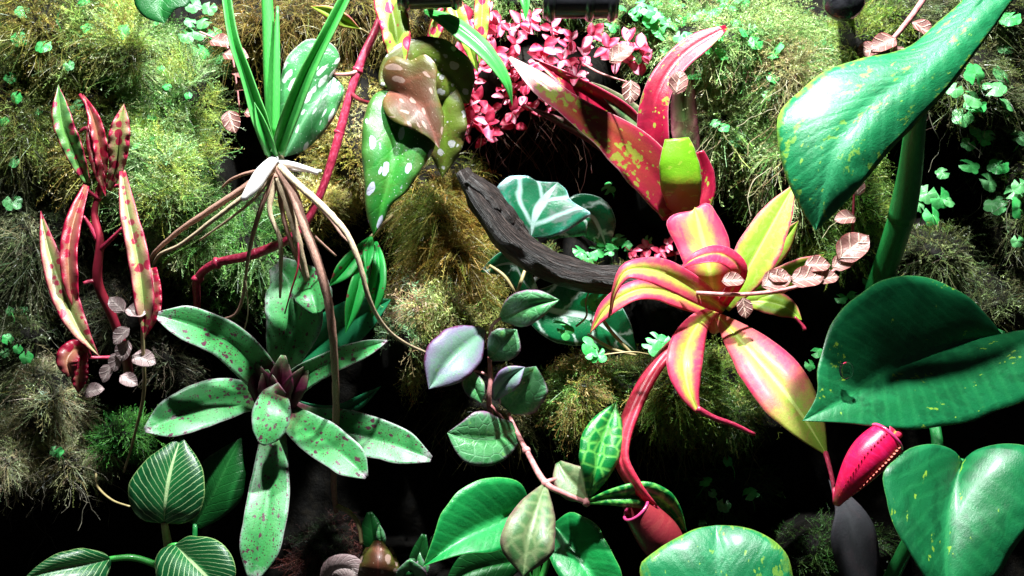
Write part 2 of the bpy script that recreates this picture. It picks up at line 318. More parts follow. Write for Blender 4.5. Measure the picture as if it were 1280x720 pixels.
MT['red_neo_olive'] = leafmat('orange green mottled strap leaf', [(0, V3('8a2c28')), (.45, V3('8c4a2a')), (.8, V3('9c2640')), (1, V3('b02450'))], along=[(0, (*V3('a81c40'), .9)), (.3, (*V3('a02034'), .5)), (.6, (*V3('8a5028'), .0)), (.85, (*V3('b08a90'), .5)), (1, (*V3('a0b0a0'), .8))],
    spots=[G(scale=1.2, size=.5, col=V3('7c9430'), density=.43, stretch=.28, wob=.6, alpha=.75), G(scale=3.2, size=.4, col=V3('8aa43a'), density=.47, stretch=.4, alpha=.7)], rough=.34, coat=.3, trans=.18, margin=(.95, V3('e0b0b0'), .6), bump=.15)
MT['red_neo_dull'] = leafmat('dull purple green strap leaf', [(0, V3('5a7a40')), (1, V3('8a4a58'))], mottle=(1.2, .5, V3('6a2038')), rough=.4, trans=.18)
MT['mac'] = leafmat('white spotted begonia leaf', [(0, V3('3c9a34')), (.5, V3('2b8430')), (1, V3('4c7a34'))], mottle=(.7, .4, V3('567030')), spots=[G(scale=1.5, size=.43, col=V3('cfd0e8'), stretch=.62, even=.3), G(scale=4.5, size=.17, col=V3('d4dcd8'), even=0.)],
    veins=G(kind='pinnate', n=.6, slope=1.2, w=.1, col=V3('4ca03a'), s=.25, mid=.02, ms=.3, h=-.3), rough=.4, trans=.32, bump=.2, margin=(.97, V3('8a5a4a'), .6))
MT['mac_brown'] = leafmat('brownish back of begonia leaf', [(0, V3('683828')), (.45, V3('5a3c24')), (.72, V3('565024')), (1, V3('58621f'))], along=[(0, (*V3('b0604c'), .5)), (.35, (*V3('6c3c2c'), .2)), (1, (*V3('7a4a30'), 0))], spots=[G(scale=1.5, size=.43, col=V3('b8988c'), stretch=.62, even=.3, alpha=.8), G(scale=4.5, size=.15, col=V3('b8a48c'), even=0.)],
    veins=G(kind='pinnate', n=.5, slope=1.2, w=.15, col=V3('a85a48'), s=.2, mid=.03, ms=.3, h=.1), rough=.45, trans=.3)
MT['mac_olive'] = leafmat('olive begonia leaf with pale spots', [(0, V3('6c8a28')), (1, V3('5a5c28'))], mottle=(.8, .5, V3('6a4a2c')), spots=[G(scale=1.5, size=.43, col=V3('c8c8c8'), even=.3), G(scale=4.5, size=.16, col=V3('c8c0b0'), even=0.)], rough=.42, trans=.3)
MT['mac_white'] = leafmat('silver sheened begonia leaf', [(0, V3('5a9a68')), (.5, V3('3e8a4c')), (1, V3('4a9058'))], mottle=(.8, .3, V3('2e7a3c')), spots=[G(scale=1.5, size=.43, col=V3('d8e4dc'), stretch=.7, even=.3), G(scale=4.5, size=.18, col=V3('d8e8dc'), even=0.)],
    veins=G(kind='pinnate', n=.6, slope=1.2, w=.08, col=V3('8ab890'), s=.25, mid=.025, ms=.5, h=-.3), rough=.28, coat=.6, trans=.15, margin=(.97, V3('c8a8b8'), .6))
MT['redspot'] = leafmat('crimson spotted leaf', [(0, V3('92ac5c')), (.5, V3('b0a670')), (.9, V3('b46868')), (1, V3('a81c40'))], mottle=(.7, .6, V3('b88478')), spots=[G(scale=1.5, size=.52, col=V3('a81240'), even=.4, wob=.2), G(scale=6., size=.25, col=V3('c02050'), even=0.)], rough=.42, coat=.12, trans=.25, margin=(.9, V3('a01840'), .9), bump=.25)
MT['redspot_green'] = leafmat('green leaf with purple spots', [(0, V3('6aa04c')), (.8, V3('5a8a4a')), (1, V3('a03048'))], mottle=(.8, .4, V3('4a8a5c')), spots=[G(scale=1.5, size=.48, col=V3('a8224c'), even=.3, wob=.3)], rough=.36, coat=.25, trans=.25, margin=(.9, V3('a01c44'), .9))
MT['redspot_dark'] = leafmat('dark red spotted leaf', [(0, V3('b07a5a')), (.6, V3('9a4a4a')), (1, V3('a01838'))], spots=[G(scale=1.7, size=.58, col=V3('a80f38'), even=.4)], rough=.36, coat=.25, trans=.25, margin=(.85, V3('a81038'), .9))
MT['redspot_lime'] = leafmat('lime leaf with crimson spots', [(0, V3('a8c850')), (.8, V3('94b83e')), (1, V3('d83858'))], spots=[G(scale=1.35, size=.5, col=V3('d81c5c'), even=.3, wob=.15, stretch=.75)], rough=.36, coat=.2, trans=.3, margin=(.9, V3('c81c50'), .9))
MT['smallspot'] = leafmat('bright green leaf with brown spots', [(0, V3('3ad060')), (1, V3('2cbc50'))], spots=[G(scale=2., size=.36, col=V3('8a3a3c'), even=.2)], rough=.4, trans=.25, margin=(.95, V3('a06848'), .7))
MT['hoya_pale'] = leafmat('lilac frosted green leaf', [(0, V3('6e9c80')), (.5, V3('80a094')), (.9, V3('9484a8')), (1, V3('7a3a68'))], mottle=(.9, .6, V3('8f86a8')), spots=[G(scale=1.1, size=.4, col=V3('7ab86a'), density=.5, wob=.9, alpha=.6)], rough=.4, coat=.2, trans=.15, margin=(.96, V3('7a3a68'), .8))
MT['hoya'] = leafmat('marbled green leaf', [(0, V3('4c9a54')), (.8, V3('5a9a68')), (1, V3('8a6a88'))], mottle=(1.3, .7, V3('2a7a3c')), spots=[G(scale=1.6, size=.4, col=V3('7cc060'), density=.5, wob=.9, alpha=.6)], veins=G(kind='net', n=1.6, w=.12, col=V3('88b890'), s=.25, mid=.03, ms=.4), rough=.36, coat=.3, trans=.15, margin=(.96, V3('8a4a70'), .7))
MT['hoya_net'] = leafmat('net veined leaf', [(0, V3('0f8a3c')), (1, V3('0c7a34'))], mottle=(1., .4, V3('0a6a30')), veins=G(kind='net', n=1.55, w=.2, col=V3('7cd860'), s=.75, mid=.035, ms=.6, h=-.3), rough=.34, coat=.3, trans=.2, margin=(.96, V3('4cb058'), .6))
MT['hoya_pink'] = leafmat('olive pink net veined leaf', [(0, V3('5c7c4c')), (.6, V3('42703e')), (1, V3('80685c'))], mottle=(.8, .5, V3('6c7456')), veins=G(kind='net', n=1.3, w=.26, col=V3('8c9a6c'), s=.55, mid=.04, ms=.6, h=-.3), rough=.42, trans=.12, margin=(.96, V3('a87a80'), .8))
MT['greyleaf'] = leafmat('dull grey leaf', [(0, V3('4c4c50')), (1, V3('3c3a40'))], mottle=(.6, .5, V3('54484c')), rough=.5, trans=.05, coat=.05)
MT['jewel'] = leafmat('white veined dark shield leaf', [(0, V3('1f6a48')), (.6, V3('145a3a')), (.9, V3('2a7a60')), (1, V3('90b4b8'))], mottle=(.5, .4, V3('8a7a88')), veins=G(kind='pinnate', n=.62, slope=.8, w=.17, col=V3('a4c4bc'), s=.9, mid=.06, ms=1., h=-.2, pow=1., nz=.1), rough=.24, coat=.5, trans=.05, margin=(.94, V3('94bcc4'), .9))
MT['jewel_dark'] = leafmat('white veined deep green leaf', [(0, V3('0c6a3a')), (1, V3('0a5a34'))], veins=G(kind='pinnate', n=.5, slope=.8, w=.12, col=V3('c8e0d4'), s=.9, mid=.06, ms=1., h=-.2, pow=1.), rough=.28, coat=.4, trans=.1, margin=(.95, V3('a8d0c4'), .8))
MT['strapgreen'] = leafmat('fresh green blade', [(0, V3('4cb850')), (.5, V3('3ca848')), (1, V3('6cc468'))], rough=.34, coat=.2, trans=.3, bump=.1)
MT['pinkleaf'] = leafmat('pink leaflet', [(0, V3('f090b0')), (.35, V3('e0587e')), (1, V3('c8284e'))], along=[(0, (*V3('a01838'), .5)), (.5, (*V3('d84868'), .0)), (1, (*V3('f4b8c8'), .5))], rough=.44, spec=.35, coat=.08, trans=.25, tcol=V3('ff4060'), margin=(.9, V3('b81c44'), .6))
MT['palepink'] = leafmat('pale pink leaflet', [(0, V3('f8d0dc')), (.4, V3('f0a0ba')), (1, V3('d84870'))], rough=.44, spec=.35, coat=.08, trans=.25, tcol=V3('ff6080'), margin=(.9, V3('c83058'), .6))
MT['redleaf'] = leafmat('red leaflet', [(0, V3('c83a5a')), (1, V3('a01a3a'))], along=[(0, (*V3('701020'), .6)), (.6, (*V3('b83050'), .0)), (1, (*V3('e06a88'), .4))], rough=.44, spec=.35, coat=.08, trans=.25, tcol=V3('ff3050'))
MT['figleaf'] = leafmat('pinkish brown veined leaflet', [(0, V3('8c665e')), (1, V3('7a4c48'))], veins=G(kind='pinnate', n=3.4, slope=.9, w=.16, col=V3('d8b4a4'), s=.8, mid=.06, ms=.95, h=-.9), rough=.45, trans=.15, bump=.5, margin=(.9, V3('a85a54'), .6))
MT['figpale'] = leafmat('greyish pink veined leaflet', [(0, V3('b09a98')), (1, V3('94787a'))], veins=G(kind='pinnate', n=3.4, slope=.9, w=.14, col=V3('dcc8c4'), s=.7, mid=.06, ms=.9, h=-.9), rough=.45, trans=.15, bump=.5)
MT['figgreen'] = leafmat('green creeper leaflet', [(0, V3('6ab870')), (1, V3('469a54'))], veins=G(kind='pinnate', n=3., slope=.8, w=.12, col=V3('90d094'), s=.5, mid=.05, ms=.6, h=-.6), rough=.36, coat=.3, trans=.2)
MT['penny'] = leafmat('round bright green leaflet', [(0, V3('66d878')), (.6, V3('3cc45c')), (1, V3('58d070'))], mottle=(6., .3, V3('88e49a')), rough=.38, coat=.2, trans=.28)
MT['redstem'] = plainmat('crimson stem', V3('6a1026'), V3('a82846'), 5, .4, .3, stretch=(1, .5, 1), coat=.1, c3=V3('cc5a78'))
MT['darkredstem'] = plainmat('dark red stem', V3('5a1018'), V3('a02840'), 25, .4, .25, coat=.1)
MT['greenstem'] = plainmat('green stem', V3('2a9a3c'), V3('5cc85c'), 8, .34, .15, stretch=(6, .4, 1), coat=.25, trans=.1)
MT['darkgreenstem'] = plainmat('ribbed green stem', V3('0f6a2c'), V3('2a9448'), 10, .36, .5, stretch=(9, .25, 1), coat=.2)
MT['whitesheath'] = plainmat('white sheath', V3('c8c4c0'), V3('f0eef0'), 12, .45, .2, stretch=(6, .4, 1), trans=.15)
MT['root'] = plainmat('pale tan root', V3('8a6c54'), V3('c8b090'), 9, .6, .6, stretch=(3, .6, 1), c3=V3('e0d0b4'))
MT['rootpink'] = plainmat('pinkish brown root', V3('7a4a40'), V3('b08474'), 9, .6, .6, stretch=(3, .6, 1), c3=V3('c8a490'))
MT['pinkstem'] = plainmat('hairy pink stem', V3('a85a5c'), V3('d89a98'), 200, .6, .5)
MT['tan'] = plainmat('thin tan stalk', V3('8a7a50'), V3('b8a87a'), 80, .5, .3)
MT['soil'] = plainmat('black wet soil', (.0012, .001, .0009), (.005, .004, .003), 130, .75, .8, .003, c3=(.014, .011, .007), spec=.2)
MT['wood'] = plainmat('dark weathered wood', V3('120c0b'), V3('2e2321'), 5, .5, 1., .006, stretch=(3.2, .13, 1), c3=V3('6a5a54'), coat=.05)
MT['black'] = plainmat('black plastic', (.008, .008, .01), (.02, .02, .024), 60, .28, .25, coat=.4)
MT['rubber'] = plainmat('wet black rubber', (.006, .006, .008), (.03, .03, .035), 120, .2, .6, coat=.5)
MT['bead'] = plainmat('water bead', (.25, .28, .28), (.4, .42, .42), 50, .06, 0., coat=1.)
MT['drop'] = NT('water'); _n = MT['drop']; _g = _n.n('BsdfPrincipled', {'Base Color': (1, 1, 1), 'Roughness': .02, 'IOR': 1.33, 'Transmission Weight': 1.}); _n.t.links.new(_g.outputs[0], _n.out.inputs[0]); MT['drop'] = _n.m

# ------------------------------------------------------------------ planted wall: a relief of soil mounds with dark hollows between
PATCH = []   # label, mounds [(cx,cy,rx,ry,peak depth)], strand kind, strands per mound area, length px, palette, droop, out
def patch(*a): PATCH.append(a)
gr = [V3(h) for h in ('4c7036', '6f9050', '98ae7c', '7f9c58')]
pale = [V3(h) for h in ('7f9458', '98aa72', '6c8a4a', '567a3e')]
olive = [V3(h) for h in ('6e6a32', '857f40', '55602c', '4a5228')]
patch('fluffy pale green moss mound beside the red spotted begonia', [(218, 120, 72, 85, -2.), (205, 225, 78, 85, -1.), (155, 60, 60, 60, -4.), (245, 300, 50, 45, -4.)], 'feather', 1.25, (20, 46), gr+[V3('9cab52')], .25, 1.)
patch('olive moss with threads at the top of the planted wall', [(75, 45, 105, 75, -5.), (15, 150, 60, 110, -6.), (100, 140, 60, 60, -5.5), (118, 205, 50, 55, -5.)], 'feather', .8, (22, 50), olive+[V3('7c8a4a')], .6, .8)
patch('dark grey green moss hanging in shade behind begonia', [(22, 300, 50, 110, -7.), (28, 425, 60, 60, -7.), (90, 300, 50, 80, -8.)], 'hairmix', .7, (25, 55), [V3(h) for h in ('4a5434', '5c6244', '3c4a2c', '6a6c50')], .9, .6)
patch('cream dry moss tangle above black soil', [(55, 505, 68, 55, -4.), (82, 580, 62, 42, -2.5), (15, 575, 40, 50, -4.)], 'hairmix', 1.4, (18, 42), [V3(h) for h in ('8c8a68', 'a3a47e', '767a52', '5e5c40')], .5, .9)
patch('small vivid green moss tuft beside cream moss', [(152, 552, 44, 34, -2.5)], 'feather', 1.7, (14, 32), [V3(h) for h in ('4f9440', '68b050', '3c7c34')], .2, 1.)
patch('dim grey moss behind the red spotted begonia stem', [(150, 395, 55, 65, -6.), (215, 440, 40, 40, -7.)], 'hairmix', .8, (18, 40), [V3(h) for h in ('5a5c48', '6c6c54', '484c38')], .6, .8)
patch('brown hanging moss behind bare rooted green plant', [(330, 30, 70, 45, -6.), (440, 15, 40, 40, -7.), (530, 30, 60, 45, -7.)], 'hair', 1.3, (24, 60), [V3(h) for h in ('6c5c2c', '7e703c', '584c24', '8a7c4c')], .9, .6)
patch('fine yellow moss behind crimson begonia stem', [(432, 170, 55, 105, -4.), (400, 255, 55, 55, -4.)], 'fuzz', 2.0, (9, 22), [V3(h) for h in ('a89c4e', 'bcb270', '8c8240', 'c8c08a')], .3, 1.)
patch('green moss under the dangling pale roots', [(318, 300, 62, 60, -6.), (285, 360, 55, 45, -8.)], 'feather', .9, (18, 42), [V3(h) for h in ('4a7a38', '62904a', '7c9c64', '3a5c2c')], .5, .8)
patch('brown olive column of hanging moss beside driftwood', [(552, 258, 58, 66, -.6), (562, 325, 58, 45, 0.)], 'hair', 2.4, (26, 62), [V3(h) for h in ('7a6428', '947f38', '665420', 'a89450', '66702e')], .8, .7)
patch('pale lemon moss cushion above lilac leaf', [(560, 385, 75, 58, 1.4), (520, 430, 45, 52, .6)], 'branch', 1.1, (18, 38), [V3(h) for h in ('a8a860', 'c0bc7c', '8f9c58', 'b09a74', '8cb080')], .25, 1.)
patch('brownish moss under the marbled climber', [(612, 500, 68, 48, -1.4)], 'hairmix', 1.2, (16, 36), [V3(h) for h in ('6c6438', '7f7a4c', '525c34')], .7, .8)
patch('yellow green moss ledge under the clover leaves', [(742, 498, 66, 55, .6)], 'branch', 1.3, (16, 34), [V3(h) for h in ('8c9a48', 'b0a468', 'a08a50', '6c8c44')], .4, 1.)
patch('deep green moss ledge under pitcher plant', [(855, 490, 98, 68, .2), (925, 505, 55, 48, -4.)], 'feather', 1.15, (16, 36), [V3(h) for h in ('58742e', '76883a', '8c9450', '44602a')], .4, .9)
patch('bright pale moss with threads behind crimson bromeliad', [(905, 60, 115, 75, -4.), (985, 105, 80, 95, -2.5), (985, 215, 62, 65, -2.5), (905, 150, 50, 60, -5.)], 'feather', 1.05, (22, 50), pale+[V3('8a8458')], .7, .9)
patch('yellow green moss beside ribbed pothos stalk', [(1068, 245, 48, 75, -3.), (1062, 310, 60, 32, -2.5), (1085, 60, 60, 60, -5.)], 'feather', 1.2, (14, 34), [V3(h) for h in ('748a34', '8fa048', '5f8034')], .35, 1.)
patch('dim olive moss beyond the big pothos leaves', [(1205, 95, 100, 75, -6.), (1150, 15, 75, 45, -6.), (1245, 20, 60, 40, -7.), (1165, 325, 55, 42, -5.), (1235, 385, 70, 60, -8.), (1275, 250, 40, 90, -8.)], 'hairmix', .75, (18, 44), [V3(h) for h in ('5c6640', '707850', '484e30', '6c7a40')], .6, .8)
patch('reddish brown moss lump at the foot of roots', [(408, 690, 50, 48, -4.)], 'hairmix', 1.4, (12, 30), [V3(h) for h in ('6a3a34', '84504a', '4c3030', '4a5a40')], .4, .9)
patch('pale moss between black pipe pieces', [(650, 10, 90, 34, -6.), (800, 30, 50, 40, -6.)], 'feather', 1., (16, 36), pale, .5, .9)
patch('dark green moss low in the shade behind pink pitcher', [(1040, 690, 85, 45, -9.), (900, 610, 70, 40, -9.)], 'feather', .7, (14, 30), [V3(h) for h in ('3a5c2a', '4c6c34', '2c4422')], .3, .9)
BARE = [(665, 105, 115, 65, -5.), (850, 230, 60, 60, -6.), (1040, 350, 45, 50, -6.), (1020, 290, 40, 40, -4.5), (470, 720, 120, 40, -5.), (600, 740, 90, 40, -3.), (230, 460, 40, 40, -8.), (860, 380, 60, 50, -5.), (700, 330, 80, 45, -5.5), (345, 500, 45, 50, -5.)]
MOUNDS = [m for p in PATCH for m in p[1]]+BARE
def depth(x, y):
    x = np.asarray(x, float); y = np.asarray(y, float)
    nb = vnoise(x, y, 130, 1); n2 = vnoise(x, y, 42, 2); n3 = vnoise(x, y, 15, 3)
    base = -20+3*(nb-.5)+1.2*(n2-.5)
    D = base.copy()
    wx = x+26*(vnoise(x, y, 55, 4)-.5); wy = y+26*(vnoise(x, y, 55, 5)-.5)
    for cx, cy, rx, ry, pk_ in MOUNDS:
        r2 = ((wx-cx)/(rx*1.12))**2+((wy-cy)/(ry*1.12))**2
        h = np.clip(1-r2, 0, 1)**.55
        D = np.maximum(D, base+(pk_-base)*h*(.86+.14*2*n2))
    return D+.7*(n3-.5)
gx = np.arange(-420, 1720, 8.); gy = np.arange(-380, 1010, 8.)
X, Y = np.meshgrid(gx, gy); D = depth(X, Y)
V = PA(X, Y, D).reshape(-1, 3); nx_, ny_ = len(gx), len(gy)
i = np.arange(ny_-1)[:, None]*nx_; j = np.arange(nx_-1)[None]
F = np.stack((i+j, i+nx_+j, i+nx_+j+1, i+j+1), -1).reshape(-1, 4)
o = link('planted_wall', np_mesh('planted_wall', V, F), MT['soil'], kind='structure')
o['label'] = 'dark uneven soil wall behind the plants'
g = np.linspace(0, 1, 40); X, Y = np.meshgrid(-.7+1.4*g, -.45+.68*g)
Z = -.035+.012*(vnoise(X*100, Y*100, 6, 8)-.5)
i = np.arange(39)[:, None]*40; j = np.arange(39)[None]
o = link('soil_floor', np_mesh('soil_floor', np.stack((X, Y, Z), -1).reshape(-1, 3), np.stack((i+j, i+j+1, i+41+j, i+40+j), -1).reshape(-1, 4)), MT['soil'], kind='structure')
o['label'] = 'black wet soil floor under the planted wall'

# ------------------------------------------------------------------ moss strands
def proto(kind, seed):
    """one strand of length 1 along +Z -> verts, tris, t"""
    r = np.random.default_rng(seed); V = []; F = []; T = []
    nseg = {'feather': 6, 'hair': 8, 'fuzz': 5, 'branch': 4}[kind]
    t = np.linspace(0, 1, nseg+1)
    b1, b2 = (r.random(2)-.5)*(1.0 if kind == 'hair' else .55); c1, c2 = (r.random(2)-.5)*.4
    C = np.stack((b1*t**2+c1*np.sin(t*6)*.25, b2*t**2+c2*np.sin(t*5)*.25, t), 1)
    wd = {'feather': .011, 'hair': .007, 'fuzz': .022, 'branch': .014}[kind]
    def ribbon(C, w0, side):
        b = len(V)
        for q in range(len(C)):
            k = q/(len(C)-1); ww = w0*(1-.75*k)
            V.append(C[q]-side*ww); V.append(C[q]+side*ww); T.extend((C[q][2], C[q][2]))
        for q in range(len(C)-1):
            a = b+2*q; F.append((a, a+1, a+3)); F.append((a, a+3, a+2))
    th = r.random()*6.28; ribbon(C, wd, np.array((math.cos(th), math.sin(th), 0)))
    def leaflet(p, d, l, w):
        s = np.cross(d, r.normal(size=3)); s /= np.linalg.norm(s)+1e-9; b = len(V)
        V.extend((p-s*w*.4, p+d*l*.5+s*w, p+d*l)); T.extend((p[2],)*3); F.append((b, b+1, b+2))
    if kind == 'feather':
        for q in range(26):
            k = .06+.92*q/25; p = np.array([np.interp(k, t, C[:, a]) for a in range(3)])
            an = th+(q % 2)*math.pi+r.normal()*.7; d = np.array((math.cos(an), math.sin(an), .35+.5*r.random())); d /= np.linalg.norm(d)
            leaflet(p, d, (.115-.06*k)*(.6+.8*r.random()), .0155)
    elif kind == 'branch':
        for q in range(6):
            k = .15+.8*q/5; p = np.array([np.interp(k, t, C[:, a]) for a in range(3)])
            an = th+(q % 2)*math.pi+r.normal()*.4; d = np.array((math.cos(an), math.sin(an), .8)); d /= np.linalg.norm(d)
            ll = (.42-.3*k)*(.7+.5*r.random()); Cb = np.stack([p+d*ll*s+np.array((0, 0, -.12*s*s*ll)) for s in (0, 1)])
            ribbon(Cb, .014, np.cross(d, (0, 0, 1.)))
            for e in range(4):
                pp = p+d*ll*(.25+.22*e); an2 = r.random()*6.28; dd = d+np.array((math.cos(an2), math.sin(an2), math.sin(an2*2)))*.8; dd /= np.linalg.norm(dd)
                leaflet(pp, dd, .075, .022)
    elif kind == 'fuzz':
        for q in range(8):
            k = .2+.75*r.random(); p = np.array([np.interp(k, t, C[:, a]) for a in range(3)]); d = r.normal(size=3)+np.array((0, 0, .6)); d /= np.linalg.norm(d); leaflet(p, d, .2, .035)
    elif kind == 'hair':
        for q in range(3):
            k = .3+.5*r.random(); p = np.array([np.interp(k, t, C[:, a]) for a in range(3)]); d = r.normal(size=3)*.7+np.array((0, 0, .8)); d /= np.linalg.norm(d)
            ribbon(np.stack([p, p+d*.12+r.normal(size=3)*.01, p+d*.25+np.array((0, 0, -.05))]), .005, np.cross(d, (.3, .2, 1.)))
    return np.array(V), np.array(F), np.array(T)
PRO = {k: [proto(k, 100*a+b) for b in range(7)] for a, k in enumerate(('feather', 'hair', 'fuzz', 'branch'))}
def norm(v): return v/(np.linalg.norm(v, axis=-1, keepdims=True)+1e-12)
def strands(kind, px, py, dep, dirs, ln, cols, droop, r):
    """batch of strands -> verts, tris, colours"""
    n = len(px); pos = PA(px, py, dep); which = r.integers(0, 7, n)
    Vs, Fs, Cs = [], [], []; off = 0
    rv = norm(r.normal(size=(n, 3))); A = norm(np.cross(dirs, rv)); B = np.cross(dirs, A)
    for k in range(7):
        s = np.where(which == k)[0]
        if not len(s): continue
        v, f, t = PRO[kind][k]; L = ln[s][:, None, None]
        W = pos[s][:, None]+L*(v[None, :, :1]*A[s][:, None]+v[None, :, 1:2]*B[s][:, None]+v[None, :, 2:]*dirs[s][:, None])
        W[:, :, 2] -= .7*droop*ln[s][:, None]*np.clip(t, 0, 1)[None]**2
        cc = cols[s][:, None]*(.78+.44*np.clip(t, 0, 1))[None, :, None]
        Vs.append(W.reshape(-1, 3)); Cs.append(cc.reshape(-1, 3)); Fs.append((f[None]+(np.arange(len(s))*len(v))[:, None, None]+off).reshape(-1, 3)); off += len(s)*len(v)
    return np.vstack(Vs), np.vstack(Fs), np.vstack(Cs)
DENS = .108
SITES = []
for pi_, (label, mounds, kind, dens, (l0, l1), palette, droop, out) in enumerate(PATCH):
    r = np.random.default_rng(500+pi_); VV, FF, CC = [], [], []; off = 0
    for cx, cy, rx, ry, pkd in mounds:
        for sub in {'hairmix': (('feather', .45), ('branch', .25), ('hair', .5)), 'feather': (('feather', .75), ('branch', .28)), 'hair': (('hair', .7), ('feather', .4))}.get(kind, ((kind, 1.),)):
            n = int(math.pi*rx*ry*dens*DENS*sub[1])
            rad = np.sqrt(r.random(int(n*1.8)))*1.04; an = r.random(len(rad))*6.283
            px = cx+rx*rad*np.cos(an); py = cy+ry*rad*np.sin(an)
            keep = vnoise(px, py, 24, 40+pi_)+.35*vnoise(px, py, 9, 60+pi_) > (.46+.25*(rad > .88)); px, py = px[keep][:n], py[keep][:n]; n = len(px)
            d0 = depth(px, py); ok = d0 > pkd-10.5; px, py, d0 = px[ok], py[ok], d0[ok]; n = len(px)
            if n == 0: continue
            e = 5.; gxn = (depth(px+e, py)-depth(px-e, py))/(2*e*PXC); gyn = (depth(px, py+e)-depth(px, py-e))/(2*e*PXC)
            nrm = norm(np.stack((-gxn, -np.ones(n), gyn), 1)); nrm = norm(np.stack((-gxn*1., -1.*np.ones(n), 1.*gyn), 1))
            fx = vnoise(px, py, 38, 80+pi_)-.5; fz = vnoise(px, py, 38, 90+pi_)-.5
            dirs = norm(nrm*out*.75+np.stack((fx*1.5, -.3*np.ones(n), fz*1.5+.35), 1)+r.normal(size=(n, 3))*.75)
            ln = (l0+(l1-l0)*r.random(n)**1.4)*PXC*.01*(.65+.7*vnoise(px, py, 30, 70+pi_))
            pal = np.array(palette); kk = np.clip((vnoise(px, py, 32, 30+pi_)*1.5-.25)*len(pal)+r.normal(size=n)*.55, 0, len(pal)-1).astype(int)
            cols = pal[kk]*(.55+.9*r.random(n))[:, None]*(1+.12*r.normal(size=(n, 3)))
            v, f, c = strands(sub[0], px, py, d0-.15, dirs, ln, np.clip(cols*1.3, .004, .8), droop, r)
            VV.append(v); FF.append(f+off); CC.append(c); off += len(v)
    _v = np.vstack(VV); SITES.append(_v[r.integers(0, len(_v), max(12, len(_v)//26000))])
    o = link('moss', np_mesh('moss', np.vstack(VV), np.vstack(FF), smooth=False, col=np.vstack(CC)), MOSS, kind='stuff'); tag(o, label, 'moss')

# ------------------------------------------------------------------ crimson bromeliad
t = plant('crimson_bromeliad', 'crimson bromeliad with lime blotched strap leaves above the driftwood', 'bromeliad', (850, 268, -4))
lf(t, [(838, 262, -3), (800, 215, -1), (750, 178, -.5), (700, 152, 0), (655, 132, 0)], [14, 13, 10, 8, 5, 0], MT['red_neo_dull'], dl=.6, dr=-.3)
lf(t, [(820, 190, -4), (770, 140, -3), (715, 105, -2), (664, 72, -2)], [16, 17, 15, 10, 0], MT['red_neo'], dl=.5, dr=.8)
lf(t, [(835, 215, -3), (795, 150, -3), (760, 118, -2.5), (738, 104, -2)], [18, 19, 16, 10, 2], MT['hoya_pink'], dl=.6, dr=.4)
lf(t, [(862, 200, -6), (855, 150, -6), (856, 110, -5), (865, 80, -4)], [14, 17, 17, 13, 3], MT['red_neo_dull'], dl=.5, dr=.5)
lf(t, [(845, 262, -1.5), (812, 212, 0), (770, 172, 1), (720, 138, 1.4), (680, 108, 1.2), (637, 72, .6)], [20, 30, 29, 21, 15, 13, 2], MT['red_neo_olive'], dl=1.2, dr=-.4, camber=0)
lf(t, [(842, 250, -3), (818, 180, -1.6), (820, 122, -1.4), (850, 72, -1.6), (908, 34, -1.6)], [18, 17, 19, 20, 18, 16, 15, 13, 3], MT['red_neo'], dl=-.2, dr=.6, camber=0)
lf(t, [(868, 270, -3), (880, 225, -3), (872, 190, -2.5)], [16, 15, 8], MT['red_neo'], dl=.4)
lf(t, [(846, 272, -2), (838, 235, -1.2), (832, 200, -.5)], [18, 26, 22, 10], MT['red_neo'], dl=.5, dr=.5)
lf(t, [(854, 274, -2), (852, 240, .6), (849, 205, 1.2), (846, 173, 1.1)], [17, 22, 25, 26, 22, 15], MT['red_neo_green'], dl=-.4, dr=-.5, camber=.05)
# ------------------------------------------------------------------ pitcher plant
t = plant('pitcher_plant', 'pitcher plant rosette with pink and lime leaves and hanging pitchers', 'pitcher plant', (893, 392, -3))
tube('stem', t, [(893, 410, -5), (893, 392, -2), (896, 378, 0)], [9, 8, 6], MT['nep_red'], 10)
lf(t, [(940, 350, -2), (965, 318, -1.5), (998, 276, -1)], [6, 15, 13, 0], MT['nep_green'], dl=.3)
lf(t, [(925, 372, -2), (975, 350, -1.5), (1030, 318, -1)], [8, 15, 16, 12, 0], MT['nep_green'], dl=.5)
lf(t, [(893, 382, 0), (888, 345, 2), (880, 305, 1.6), (868, 258, 1)], None, MT['nep'], L=[(885, 380), (860, 345), (845, 305), (832, 280), (840, 269), (868, 264)], Rr=[(903, 380), (912, 345), (912, 310), (903, 280), (885, 254), (868, 262)], dl=-.2, dr=-.3, camber=.1)
lf(t, [(903, 380, 1.5), (924, 338, 3.), (902, 318, 3.8), (872, 322, 4.2), (850, 336, 4.0)], [7, 9, 11, 11, 8, 0], MT['nep_pink'], dl=1., dr=-.3, camber=.05)
lf(t, [(905, 388, 1), (868, 362, 4.5), (825, 340, 6.5), (785, 338, 7.4), (769, 362, 7.2), (763, 392, 6.4)], [5, 14, 17, 17, 11, 4, 1.5], MT['nep'], dl=1., dr=-.3, camber=.1)
lf(t, [(890, 390, .5), (845, 368, 3), (800, 362, 4.5), (762, 382, 4.5), (738, 416, 4)], [7, 15, 13, 12, 10, 0], MT['nep'], dl=.9, dr=-.3, camber=.1)
lf(t, [(905, 385, .5), (930, 345, 1.4), (955, 300, 1.6), (993, 230, 1.2)], [8, 20, 27, 25, 17, 0], MT['nep_green'], dl=-.2, dr=.7, camber=.1)
lf(t, [(893, 390, .5), (862, 415, 2), (822, 455, 3.6), (790, 515, 5), (776, 570, 6), (795, 608, 6.6), (820, 634, 6.4)], [4, 8, 9, 10, 10, 9.5, 8.5, 3], MT['nep_red'], dl=.2, dr=-1.0, camber=.2)
tube('tendril', t, [(816, 630, 6.4), (838, 655, 5.6), (858, 682, 4.6), (858, 702, 4), (846, 704, 4)], [3.2, 2.6, 2.4, 2.4], MT['redstem'], 20)
